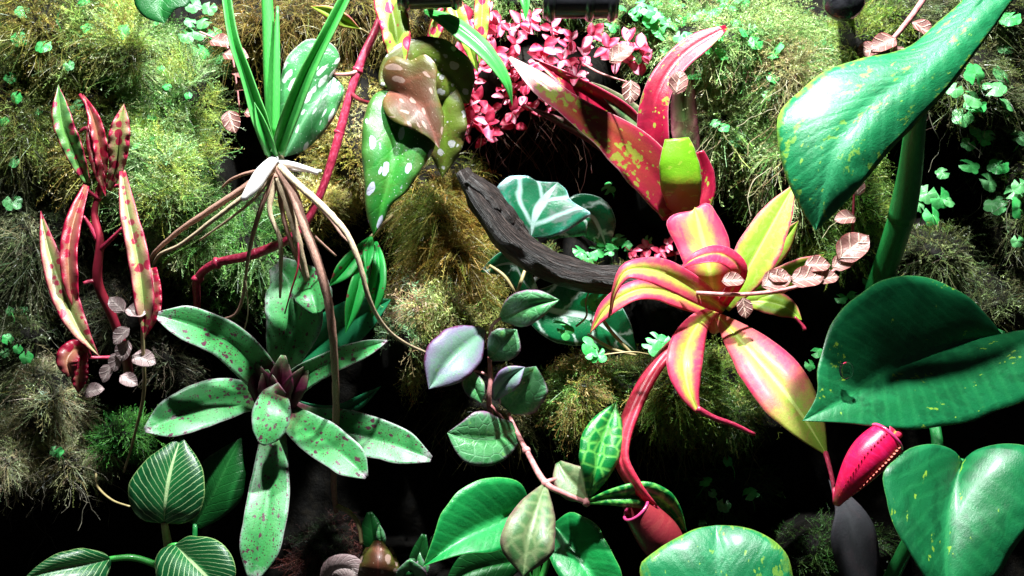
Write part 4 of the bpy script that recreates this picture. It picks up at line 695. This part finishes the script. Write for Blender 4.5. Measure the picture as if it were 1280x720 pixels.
# ------------------------------------------------------------------ driftwood
t = plant('driftwood', 'dark weathered driftwood branch curving beneath the crimson bromeliad', 'driftwood', (690, 335, -3))
def wood(pts, rad, n=60, sides=26):
    q = spline(pts, n); C = PA(q[:, 0], q[:, 1], q[:, 2]); r = wprof(rad, n)*PXC*.01
    T = norm(np.gradient(C, axis=0)); A = norm(np.cross(T, (0, 1., .2))); B = np.cross(T, A); th = np.arange(sides)/sides*6.283
    gro = np.array([vnoise(np.full(n, k*9.7), np.linspace(0, 60, n)+k*.8, 9, 21) for k in range(sides)]).T
    gr2 = np.array([vnoise(np.full(n, (k % sides)*3.), np.linspace(0, 200, n), 12, 23) for k in range(sides)]).T
    rr = r[:, None]*(.70+.42*gro+.26*gr2)
    V = C[:, None]+rr[..., None]*(np.cos(th)[None, :, None]*A[:, None]+np.sin(th)[None, :, None]*B[:, None]); V = V.reshape(-1, 3)
    i = np.arange(n-1)[:, None]*sides; j = np.arange(sides)[None]; F = np.stack((i+j, i+(j+1) % sides, i+sides+(j+1) % sides, i+sides+j), -1).reshape(-1, 4)
    le = np.linspace(0, len(pts)*3., n); flat = np.stack((np.tile(np.minimum(np.arange(sides), sides-np.arange(sides))/sides*4, n), np.repeat(le, sides), np.zeros(n*sides)), 1)
    k = len(V); Vx = np.vstack((V, C[0], C[-1])); flat = np.vstack((flat, flat[0], flat[-1])); jj = np.arange(sides); jn = (jj+1) % sides
    T3 = np.vstack((np.stack((jn, jj, np.full(sides, k)), 1), np.stack(((n-1)*sides+jj, (n-1)*sides+jn, np.full(sides, k+1)), 1)))
    return Vx, F, T3, flat
Vx, F, T3, fl_ = wood([(578, 214, 3), (598, 246, 3.2), (632, 292, 3), (680, 328, 2.4), (735, 347, 1.6), (800, 350, .4), (860, 345, -2)], [8, 15, 17, 17, 16, 16, 13])
link('branch', quadtri('branch', Vx-base_of(t), F, T3, None, fl_), MT['wood'], t)
Vx, F, T3, fl_ = wood([(586, 222, 3.6), (612, 245, 3.4), (640, 282, 3), (664, 310, 2.4)], [7, 11, 12, 6], 30, 18)
link('split_limb', quadtri('split_limb', Vx-base_of(t), F, T3, None, fl_), MT['wood'], t)
r = np.random.default_rng(77); k = r.random(520); q = spline([(640, 290, 3), (680, 324, 2.4), (735, 345, 1.6), (800, 350, .4)], 200)[(k*199).astype(int)]
cl = vnoise(q[:, 0], q[:, 0]*0, 16, 71) > .42; q = q[cl]; n = len(q); k = k[cl]
px_, py_, pd_ = q[:, 0]+r.normal(size=n)*3, q[:, 1]-12-4*r.random(n), q[:, 2]-.3+r.normal(size=n)*.35
dirs = norm(np.stack((r.normal(size=n)*.6, -.3+r.normal(size=n)*.5, np.ones(n)), 1)); pal = np.array([V3(h) for h in ('6a7a34', '4c7a3c', '8a8a4c', '5c5a2c')])
v, f, c = strands('feather', px_, py_, pd_, dirs, (6+10*r.random(n))*PXC*.01, pal[r.integers(0, 4, n)]*1.2, .3, r)
o = link('moss', np_mesh('moss', v, f, smooth=False, col=c), MOSS, kind='stuff'); tag(o, 'thin green moss growing along the top of the driftwood', 'moss')
# ------------------------------------------------------------------ shield leaf plant
t = plant('shield_leaf_plant', 'shield shaped dark leaves with thick white veins behind the driftwood', 'alocasia', (680, 310, -3))
lf(t, [(664, 296, 1.2), (668, 272, 1.4), (680, 250, 1.2), (697, 228, .8)], None, MT['jewel'], L=[(664, 296), (646, 282), (630, 255), (621, 234), (634, 222), (658, 219), (670, 226), (697, 228)], Rr=[(664, 296), (690, 296), (718, 284), (739, 268), (724, 258), (713, 250), (708, 238), (697, 228)], dl=.1, dr=-.2, camber=.02, und=.03)
lf(t, [(682, 296, -.6), (705, 278, -.4), (738, 270, -.4), (752, 292, -1), (758, 312, -1.6)], [6, 20, 26, 22, 0], MT['jewel_dark'], dl=.2, dr=-.4)
tube('petiole', t, [(690, 330, -4), (672, 305, -2), (660, 283, 0)], [4, 3, 3], MT['greenstem'], 10)
lf(t, [(655, 375, -2), (690, 388, -1.6), (740, 398, -1.6), (796, 440, -2)], [10, 36, 40, 28, 0], MT['jewel_dark'], dl=.2, dr=.3)
lf(t, [(672, 372, -2), (655, 352, -1.4), (640, 330, -1.2), (600, 340, -1.6)], [6, 14, 16, 0], MT['jewel_dark'], dl=.2, dr=.2)
tube('petiole', t, [(690, 335, -4), (668, 350, -3), (655, 375, -2)], [4, 3, 3], MT['whitesheath'], 10)
for pts in ([(612, 332, 0), (630, 345, .4), (645, 368, .4)], [(660, 328, 0), (652, 350, .6), (645, 370, .6)], [(735, 418, -.8), (765, 436, 0), (795, 444, 0)], [(740, 378, -1), (762, 412, -.2), (792, 444, 0)]):
    tube('petiole', t, pts, [2, 2.4, 1.6], MT['tan'], 12, 6)
# ------------------------------------------------------------------ single blades and odd leaves
t = plant('arching_grass', 'fresh green grassy blade arching over the pink leaflets', 'blade', (600, 60, 0))
lf(t, [(532, 14, 3), (565, 30, 4), (605, 62, 4.6), (632, 100, 4.6), (640, 132, 4)], [3, 10, 11, 9, 6, 0], MT['strapgreen'], dl=-.5, dr=.6)
lf(t, [(648, -20, 1), (656, 0, 1.4), (657, 25, 1.6)], [6, 6, 0], MT['strapgreen'], dl=.3, n=12)
tube('stalk', t, [(532, 14, 3), (560, 20, 0), (600, 40, -5)], [2.5, 2.5, 3], MT['greenstem'], 10)
t = plant('dark_oval_leaf', 'dark green oval leaf hanging over olive moss', 'leaf', (205, -30, -2))
lf(t, [(205, -45, 0), (204, -15, 1.2), (200, 10, 1.6), (206, 29, 1.6)], [8, 32, 36, 27, 0], MT['dark_green'], dl=.2, dr=.2, n=24)
tube('petiole', t, [(205, -45, 0), (206, -60, -2), (206, -70, -6)], [3, 3, 3], MT['darkgreenstem'], 8)
t = plant('orange_tipped_leaf', 'lone yellow leaf flushed orange above fine yellow moss', 'leaf', (455, 40, -3))
lf(t, [(389, 8, 0), (408, 14, .4), (430, 26, .4), (450, 36, 0)], [0, 8, 9, 0], MT['nep_green'], dl=.4, n=18)
tube('petiole', t, [(450, 36, 0), (460, 42, -3), (462, 44, -8)], [1.6, 1.6, 2], MT['tan'], 8)
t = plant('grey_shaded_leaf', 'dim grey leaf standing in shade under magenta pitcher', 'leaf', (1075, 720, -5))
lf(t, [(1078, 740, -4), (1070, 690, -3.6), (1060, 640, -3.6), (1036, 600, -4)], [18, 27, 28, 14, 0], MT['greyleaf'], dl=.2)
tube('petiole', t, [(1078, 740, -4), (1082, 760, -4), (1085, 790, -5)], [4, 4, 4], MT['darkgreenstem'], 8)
# ------------------------------------------------------------------ small leaf prototypes, shared between copies
def small(kind, mat, seed=0, scale=1.):
    """leaf lying along +X, facing +Z, length 1"""
    r = np.random.default_rng(seed)
    if kind == 'oval':
        n, k = 11, 7; V = []; UV = []; FLt = []; wp = wprof([.0, .2, .28, .27, .18, 0] if seed in (1, 2, 9) else [.0, .27, .33, .33, .25, 0], n)
        for a in range(n):
            t_ = a/(n-1)
            for b in range(k):
                u = -1+2*b/(k-1); V.append((t_, u*wp[a], .1*u*u*wp[a]/.3-.22*t_*t_+.03*math.sin(9*t_+u*3))); UV.append(((u+1)/2, t_)); FLt.append((u*wp[a]*1., t_*1., 0))
    else:       # lobed round leaf
        n, k = 5, 25; V = []; UV = []; FLt = []; lob = {'penny': 5, 'clover': 3}[kind]
        for a in range(n):
            q = a/(n-1)
            for b in range(k):
                th = -2.85+5.7*b/(k-1); dent = abs(math.sin(th*lob/2*1.06)) if kind == 'clover' else abs(math.sin(th*lob*.52))
                rr = q*.5*((.45+.6*dent**.55) if kind == 'clover' else (.82+.2*dent**.6))
                V.append((.1+rr*math.cos(th), rr*math.sin(th), -.22*q*q*.5+.05*math.sin(3*th+seed)*q)); UV.append((.5+.5*q*b/(k-1), q)); FLt.append((rr*math.cos(th), rr*math.sin(th), 0))
    i = np.arange(n-1)[:, None]*k; j = np.arange(k-1)[None]; F = np.stack((i+j, i+j+1, i+k+j+1, i+k+j), -1).reshape(-1, 4)
    me = np_mesh('leaflet', np.array(V), F, uv=np.array(UV), flat=np.array(FLt)*scale); me.materials.append(mat); return me
PKL = [small('oval', MT['pinkleaf'], 1), small('oval', MT['redleaf'], 2), small('oval', MT['palepink'], 9)]
FIG = [small('oval', MT['figleaf'], 3), small('oval', MT['figpale'], 4), small('oval', MT['figgreen'], 5)]
PEN = [small('penny', MT['penny'], 6), small('clover', MT['penny'], 7), small('penny', MT['figgreen'], 8)]
def put(name, me, parent, pos, xdir, zdir, size, wide=1.):
    o = bpy.data.objects.new(name, me); COL.objects.link(o); o.parent = parent
    x = Vector(xdir).normalized(); z = Vector(zdir); z = (z-x*z.dot(x)).normalized(); y = z.cross(x)
    m = Matrix((x, y*wide, z)).transposed().to_4x4(); s = size*PXC*.01
    m = Matrix.Translation(Vector(pos)-Vector(base_of(parent))) @ m @ Matrix.Scale(s, 4); o.matrix_basis = m
    return o
# ------------------------------------------------------------------ pink leaflet plants
def sprig(t, x0, y0, d0, x1, y1, d1, size, mix, nn=5):
    mx, my = (x0+x1)/2+random.uniform(-8, 8), (y0+y1)/2+4
    pts = [(x0, y0, d0), (mx, my, (d0+d1)/2+.4), (x1, y1, d1)]
    tube('stalk', t, pts, [1.6, 1.4, 1], MT['darkredstem'], 10, 5)
    q = spline(pts, nn+1)
    for k in range(1, nn+1):
        p = P(*q[k]); tan = Vector(P(*q[k])-P(*q[k-1])).normalized(); a0 = random.uniform(0, 6.28)
        top = k == nn
        for e in range(4 if top else 2):
            an = a0+e*(math.pi/2 if top else math.pi)+random.uniform(-.7, .7)
            sd = tan.orthogonal().normalized(); sd.rotate(Quaternion(tan, an))
            xd = sd+tan*random.uniform(-.1, .6)+Vector((random.uniform(-.3, .3), -.25, random.uniform(-.3, .2))); zd = tan+Vector((random.uniform(-.5, .5), -.5, random.uniform(.2, .8)))
            put('leaflet', (PKL[2] if random.random() < .5 else PKL[0]) if random.random() < mix else PKL[1], t, p, xd, zd, size*random.uniform(.75, 1.2)*(1. if top else .95), random.uniform(.9, 1.2))
tp = plant('pink_leaflet_bush', 'bush of glossy pink and red leaflets under the black pipe', 'fittonia', (640, 150, -4))
SP = [(600, 40), (575, 70), (590, 95), (615, 70), (628, 110), (600, 125), (645, 55), (660, 85), (650, 30), (680, 60), (690, 35), (705, 75), (675, 105), (640, 140), (610, 155), (590, 150), (715, 50), (730, 70), (640, 95), (665, 20), (700, 100), (585, 120), (575, 140), (625, 30), (740, 45), (612, 15), (588, 25), (655, 120), (690, 120), (720, 95), (635, 75), (760, 60), (598, 60)]
for k, (x, y) in enumerate(SP):
    dd = float(depth(x, y)); sprig(tp, x+random.uniform(-12, 12), y+26, dd-.3, x, y, max(dd+2., -2.5)+random.uniform(-.6, 1.2), random.uniform(15, 22), .85 if y < 110 else .5, 3)
t = plant('pink_sprig', 'small purple pink sprig against pale moss above crimson bromeliad', 'fittonia', (790, 70, -5))
for x, y in ((785, 52), (800, 60), (775, 66)): sprig(t, 795, 85, -5.2, x, y, -2.5, 20, .8, 3)
t = plant('pink_seedlings', 'tiny pink leaflets growing behind the driftwood beside clover', 'fittonia', (815, 330, -4))
for x, y in ((790, 314), (808, 310), (825, 316), (836, 306), (800, 322)): sprig(t, x+6, y+22, -4.5, x, y, -1.2+random.uniform(-.4, .4), 15, .6, 2)
# ------------------------------------------------------------------ creeping clover like plants
def penny(label, pts, size, mats=(0,), group=None, lift=1.0, name='creeping_pennywort', dmin=-9.):
    c = np.mean(np.array(pts)[:, :2], axis=0); t = plant(name, label, 'pennywort', (c[0], c[1], float(depth(*c))), group)
    for p in pts:
        d = p[2] if len(p) > 2 else max(float(depth(p[0], p[1]))+lift, dmin)
        s = size*random.uniform(.7, 1.25)
        root = (p[0]+random.uniform(-10, 10), p[1]+random.uniform(10, 24)); dr_ = min(float(depth(*root)), d-.3)
        tube('petiole', t, [(root[0], root[1], dr_), ((p[0]+root[0])/2+3, (p[1]+root[1])/2, (d+dr_)/2+.3), (p[0], p[1], d-.05)], [.9, .8, .7], MT['greenstem'], 7, 5)
        put('leaflet', PEN[random.choice(mats)], t, P(p[0], p[1], d), (random.uniform(-1, 1), random.uniform(-.3, .1), random.uniform(-1, .6)), (random.uniform(-.3, .3), -1, .85+random.uniform(-.4, .3)), s)
def spread(cx, cy, rx, ry, n, seed):
    r = random.Random(seed); out = []
    for _ in range(n):
        a = r.uniform(0, 6.28); q = math.sqrt(r.random()); out.append((cx+rx*q*math.cos(a), cy+ry*q*math.sin(a)))
    return out
penny('small clover leaves trailing over olive moss above the red spotted begonia', [(24, 45), (40, 65), (55, 55), (85, 80), (45, 105), (95, 130), (12, 95), (75, 165), (100, 5), (112, 35), (150, 40), (20, 120), (8, 60), (60, 95), (190, 30), (5, 150), (18, 200), (48, 138), (30, 15), (70, 25), (15, 250), (128, 95), (105, 112), (140, 15)], 22, (0, 2))
penny('lobed green leaves beside dark oval leaf', [(240, 28), (256, 26), (248, 40), (268, 40), (262, 8), (250, 62), (277, 46), (240, 5), (275, 70), (232, 42)], 22, (2, 0, 2))
penny('scattered tiny clover leaves on fluffy pale green moss', [(200, 85), (235, 118), (210, 108), (168, 182), (190, 145), (190, 172)], 12, (0,), lift=1.4)
penny('bright clover carpet above the crimson bromeliad', spread(865, 15, 75, 28, 30, 2)+spread(830, 45, 30, 25, 12, 3)+spread(935, 60, 50, 50, 12, 9)+[(870, 92), (880, 98), (800, 80), (795, 78), (862, 60), (765, 30), (780, 10)], 20, (0, 0, 1))
penny('clover trailing down pale moss beside crimson bromeliad', [(892, 112), (905, 118), (895, 152), (903, 158), (915, 175), (905, 190), (890, 195), (925, 165), (888, 228), (940, 70), (945, 95), (958, 30), (970, 12), (940, 35), (1010, 55), (1025, 50), (1035, 58), (935, 120), (958, 118)], 19, (0, 0, 2))
penny('clover leaves rising behind the driftwood', [(755, 300, -1.4), (767, 306, -1.2), (760, 314, -1), (745, 312, -1.2), (775, 298, -1.6), (728, 316, -.8), (736, 322, -.6), (810, 300, -1.8), (782, 308, -1.2), (722, 312, -.8)], 19, (1, 1, 0))
penny('loose clover sprays below the driftwood', [(702, 402, 1.2), (706, 412, 1.4), (742, 434, 2), (748, 442, 2.2), (738, 440, 2.2), (748, 372, .8), (741, 376, .8), (820, 424, 1), (828, 428, 1), (815, 430, 1)], 24, (1,))
penny('single pale clover on thin stalk above driftwood', [(759, 236, -2)], 22, (1,))
penny('green creeper leaves hanging in shade beyond the big pothos', [(1222, 128), (1205, 143), (1215, 120), (1230, 172), (1212, 178), (1225, 165), (1238, 168), (1275, 170), (1265, 240), (1252, 250), (1275, 262), (1245, 255), (1160, 240), (1175, 245), (1165, 268), (1185, 250), (1275, 230), (1220, 95), (1265, 20), (1190, 60), (1250, 205), (1200, 30), (1215, 45), (1240, 110), (1262, 130), (1255, 95), (1195, 110), (1235, 225), (1210, 205), (1272, 300), (1180, 215), (1150, 258), (1260, 60)], 26, (2, 2, 0), lift=2.)
penny('small green leaves in the hollow under yellow green moss', [(1020, 440), (1035, 452), (1012, 455), (1068, 368), (1085, 350), (1050, 372), (985, 450)], 16, (0,), lift=1.5)
penny('small shaded clover left of the cream moss', [(22, 378), (30, 388), (14, 390), (10, 425), (22, 435), (32, 445), (5, 440), (68, 563), (72, 566)], 16, (0, 2), lift=2.)
penny('dim clover in the black hollow beside dull red pitcher', [(880, 600), (890, 615), (945, 615), (935, 618), (880, 655), (905, 630), (910, 575)], 18, (0, 2), lift=4.)
# ------------------------------------------------------------------ creeping fig vines
def fig(label, pts, leaves, mat, stem='pinkstem', rad=2.6, size=26, name='creeping_fig'):
    t = plant(name, label, 'vine', pts[0]); tube('stem', t, pts, [rad, rad*.9, rad*.6], MT[stem], 8*len(pts), 7)
    for (x, y, d, an, s) in leaves:
        put('leaflet', FIG[mat], t, P(x, y, d), (math.cos(R(an)), -.25, math.sin(R(an))), (random.uniform(-.15, .15), -1, .7), s or size, 1.15)
fig('hairy pink vine with veined brown leaflets across pitcher plant leaves', [(870, 366, 4.5), (925, 368, 4.4), (975, 363, 4.2), (1020, 350, 4), (1060, 325, 3.6), (1075, 300, 3)],
    [(902, 352, 5, 10, 26), (928, 372, 5, -80, 24), (952, 358, 5, 25, 36), (960, 346, 5, 5, 0), (988, 352, 5, 15, 38), (1005, 333, 4.6, 10, 30), (1048, 325, 4.6, 45, 44), (1020, 350, 4.8, 15, 26), (1040, 335, 4.4, 30, 28)], 0)
fig('pink vine running behind the pothos leaf tip', [(1160, -10, 2), (1140, 20, 2), (1110, 55, 1.6), (1085, 72, 1)], [(1140, 28, 2.4, -30, 30), (1120, 48, 2.4, 200, 34), (1100, 60, 2.2, 190, 30), (1118, 58, 2.4, -60, 22)], 0, rad=4)
fig('brown leaflets on a thin vine beside lobed green leaves', [(250, 40, -3), (285, 60, -2.6), (295, 100, -3), (300, 145, -3)], [(262, 52, -1.6, 0, 30), (278, 68, -1.4, 0, 34), (290, 86, -1.6, -20, 28), (292, 110, -2, 10, 26), (285, 138, -1.6, -70, 30), (305, 142, -1.6, 10, 28)], 0, rad=1.5)
fig('grey pink leaflets at the foot of the red spotted begonia', [(178, 400, 4.4), (179, 440, 3.4), (180, 490, 1.6), (168, 545, 0), (155, 590, -2)], [(150, 440, 3, 250, 24), (165, 445, 3.4, -10, 30), (140, 455, 2.6, 240, 24), (162, 410, 3.6, 220, 26), (155, 390, 3, 130, 24), (105, 492, 1, 20, 26), (185, 390, 5, 170, 26), (160, 425, 3.6, 250, 26), (150, 470, 2, -20, 24)], 1, stem='tan', rad=2.4)
fig('single veined leaflet pair on tendril before crimson bromeliad', [(730, 80, -2), (752, 92, 1), (790, 104, 3)], [(788, 100, 4, -90, 28), (845, 118, 1, 80, 30), (762, 78, 0, 40, 34)], 0, rad=1.4)
fig('pink leaflet on stalk behind pothos leaf tip', [(1066, 330, -2.5), (1066, 290, -1.5), (1068, 230, -1.6)], [(1070, 272, -1, 180, 28), (1072, 245, -1, 95, 24)], 0, stem='darkredstem', rad=2.2)
# ------------------------------------------------------------------ threads, fine roots, fallen bits
def threads(label, n, area, ln, colour, droop, seed, cat='roots', name='fine_roots', wd=.5, dd=1.):
    r = np.random.default_rng(seed); VV, FF, CC = [], [], []; off = 0; pal = np.array(colour)
    for k in range(n):
        x, y = area[0]+area[2]*r.normal()*.6, area[1]+area[3]*r.normal()*.6; d = float(depth(x, y))+dd*r.random()
        m = 12; a = r.random()*6.28; px, py, pd = [x], [y], [d]; st = ln*(.5+r.random())/m
        for _ in range(m):
            a += r.normal()*.45; px.append(px[-1]+math.cos(a)*st*.6); py.append(py[-1]+math.sin(a)*st*.5+droop*st); pd.append(pd[-1]+r.normal()*.12)
        C = PA(np.array(px), np.array(py), np.array(pd)); T = norm(np.gradient(C, axis=0)); S = norm(np.cross(T, r.normal(size=3)))*wd*PXC*.01; S2 = np.cross(T, S)
        v = np.stack((C-S, C+S*.5+S2*.87, C+S*.5-S2*.87), 1).reshape(-1, 3); i = np.arange(m)[:, None]*3; j = np.arange(3)[None]; jn = (j+1) % 3
        f = np.concatenate((np.stack((i+j, i+jn, i+3+jn), -1).reshape(-1, 3), np.stack((i+j, i+3+jn, i+3+j), -1).reshape(-1, 3)))
        VV.append(v); FF.append(f+off); CC.append(np.tile(pal[r.integers(len(pal))], (len(v), 1))); off += len(v)
    o = link(name, np_mesh(name, np.vstack(VV), np.vstack(FF), col=np.vstack(CC)), MOSS, kind='stuff'); tag(o, label, cat); return o
threads('fine reddish roots hanging under the pink leaflet bush', 80, (670, 152, 70, 20), 75, [V3('6a3a34'), V3('4a2a24'), V3('806050')], .75, 1, dd=3., wd=.36)
threads('tangled pale threads below cream moss', 110, (70, 590, 70, 40), 60, [V3('8a8270'), V3('6a6454'), V3('a09a88')], .4, 2)
threads('pale threads across dark moss at the wall edge', 120, (40, 250, 60, 150), 80, [V3('7a7a60'), V3('5c5c46')], .5, 3)
threads('pale curly threads on bright moss behind pitcher plant', 170, (960, 170, 70, 100), 60, [V3('b0aa80'), V3('a08a64'), V3('c8c0a0')], .5, 4, dd=2.)
threads('brown hair roots under the speckled bromeliad centre', 70, (260, 450, 50, 40), 50, [V3('6a5a48'), V3('8a7c68')], .4, 5)
threads('dry threads in the dim corner beyond pothos', 120, (1220, 200, 60, 130), 60, [V3('6a6a58'), V3('8a8670'), V3('5a4a40')], .5, 6)
threads('dangling threads at the mossy ledge edge', 90, (800, 545, 110, 14), 40, [V3('7a7248'), V3('5c6a38')], .9, 7)
threads('fine threads at the edge of brown moss under climber', 80, (590, 520, 70, 30), 50, [V3('8a7a50'), V3('a0946c')], .8, 8)
for pts, rd, lab in (([(120, 592, 0), (122, 608, 1), (140, 625, 2), (162, 633, 3)], 1.6, 'bare white tendril reaching the pinstriped leaf'), ([(720, 408, 1), (733, 395, 1.2), (732, 378, .8), (736, 365, .4)], 1.3, 'curling pale green tendril below the driftwood'), ([(745, 445, 2), (790, 440, 2), (816, 444, 1)], 1.1, 'thin green runner between loose clover sprays')):
    t = plant('tendril', lab, 'tendril', pts[0]); tube('stalk', t, pts, [rd, rd*.8], MT['tan'], 18, 6)
# ------------------------------------------------------------------ little wet rosettes by the low pothos
t = plant('brown_rosette', 'brown pink wet leaf rosette beside reddish moss lump', 'rosette', (472, 715, 0))
for k, (x, y, a) in enumerate(((473, 690, 80), (462, 698, 130), (486, 698, 40))):
    lf(t, [(472, 740, -.5+.4*k), ((472+x)/2, 712, 2.2-.3*k), (x, y-14, 1.-.4*k)], [20, 24, 22, 16, 5], MT['mac_brown'], dl=-.8, dr=-.8, n=16, ripple=(.1, 5))
t = plant('green_rosette', 'dark hairy green leaf rosette at the foot of low pothos', 'rosette', (510, 720, 0))
for k, (x, y, wdt) in enumerate(((512, 700, 20), (530, 668, 12), (522, 690, 14), (495, 712, 14), (535, 690, 10))):
    lf(t, [(515, 740, -.5), ((515+x)/2, (740+y)/2, 1), (x, y, 1.6-.2*k)], [6, wdt, wdt*.9, 3], MT['dark_green'] if k % 2 else MT['hoya'], dl=.2, dr=.2, n=16)
t = plant('pale_dim_leaf', 'dim upright leaf behind the brown rosette', 'leaf', (466, 680, -3))
lf(t, [(470, 700, -3), (466, 675, -2.4), (462, 640, -2.4)], [8, 14, 13, 3], MT['dark_green'], n=16)
lf(t, [(476, 690, -2.4), (476, 672, -1.8), (474, 655, -1.8)], [3, 6, 5, 0], MT['hoya'], n=14)
t = plant('lilac_grey_leaf', 'lilac grey leaf lying on the reddish moss lump', 'leaf', (420, 720, 0))
lf(t, [(405, 730, .4), (418, 712, 1), (440, 712, 1.2), (446, 735, 1.2)], [6, 16, 16, 4], MT['figpale'], n=16)
# ------------------------------------------------------------------ black fittings at the top
def fitting(label, a, b, rad, rings):
    t = plant('black_pipe', label, 'pipe', ((a[0]+b[0])/2, a[1], a[2]), 'black pipe pieces above the plants')
    tube('pipe', t, [a, ((a[0]+b[0])/2, (a[1]+b[1])/2, (a[2]+b[2])/2), b], [rad, rad], MT['black'], 14, 24)
    for k in rings:
        x = a[0]+(b[0]-a[0])*k; y = a[1]+(b[1]-a[1])*k
        tube('collar', t, [(x-7, y, a[2]), (x-6, y, a[2]), (x+6, y, a[2]), (x+7, y, a[2])], [rad*.9, rad*1.18, rad*1.18, rad*.9], MT['black'], 12, 24)
    tube('bracket', t, [((a[0]+b[0])/2, a[1], a[2]), ((a[0]+b[0])/2, a[1]-4, a[2]-4), ((a[0]+b[0])/2, a[1]-6, -16)], [rad*.5, rad*.5], MT['black'], 8, 10)
fitting('short black pipe above lime leaf with crimson spots', (497, -6, 5), (577, -10, 5), 17, (.12, .9))
fitting('ribbed black pipe above the pink leaflet bush', (679, 0, 5), (772, 0, 5), 21, (.1, .62, .92))
t = plant('black_nozzle', 'black round nozzle in pale moss beside big pothos leaf', 'nozzle', (1055, 4, 2))
tube('cap', t, [(1055, 0, 4.5), (1055, 3, 4), (1055, 3, 1), (1055, 3, -.5)], [9, 23, 23, 17], MT['rubber'], 14, 22)
tube('pipe', t, [(1055, 3, 0), (1055, -2, -5), (1055, -6, -12)], [11, 11], MT['black'], 8, 16)
# ------------------------------------------------------------------ wet beads caught in the moss
C = np.vstack(SITES); n = len(C); r = np.random.default_rng(5); rad = (.35+.6*r.random(n)**2)*PXC*.01
oc = np.array([(1, 0, 0), (-1, 0, 0), (0, 1, 0), (0, -1, 0), (0, 0, 1), (0, 0, -1)], float)
ed_ = [(0, 2, 4), (2, 1, 4), (1, 3, 4), (3, 0, 4), (2, 0, 5), (1, 2, 5), (3, 1, 5), (0, 3, 5)]
V = (C[:, None]+rad[:, None, None]*oc[None]).reshape(-1, 3); F = (np.array(ed_)[None]+(np.arange(n)*6)[:, None, None]).reshape(-1, 3)
o = link('water_beads', np_mesh('water_beads', V, F), MT['bead'], kind='stuff'); tag(o, 'tiny glinting water beads caught in the moss', 'water')
# ------------------------------------------------------------------ water drops
def drop(x, y, d, r, label):
    bm_v = []; n, k = 7, 10; c = P(x, y, d); rr = r*PXC*.01
    th = np.linspace(0, math.pi, n)[:, None]; ph = np.arange(k)[None]/k*6.283
    V = np.stack((rr*np.sin(th)*np.cos(ph), -.55*rr*np.sin(th)*np.sin(ph), 1.25*rr*np.cos(th)+0*ph), -1).reshape(-1, 3)
    i = np.arange(n-1)[:, None]*k; j = np.arange(k)[None]; F = np.stack((i+j, i+(j+1) % k, i+k+(j+1) % k, i+k+j), -1).reshape(-1, 4)
    o = link('water_drop', np_mesh('water_drop', V, F), MT['drop']); o.location = c; tag(o, label, 'water drop')
drop(542, 675, 6.55, 4.5, 'water drop on the edge of bright low pothos leaf')
drop(1058, 463, 10.9, 8, 'large water drop on big pothos leaf')
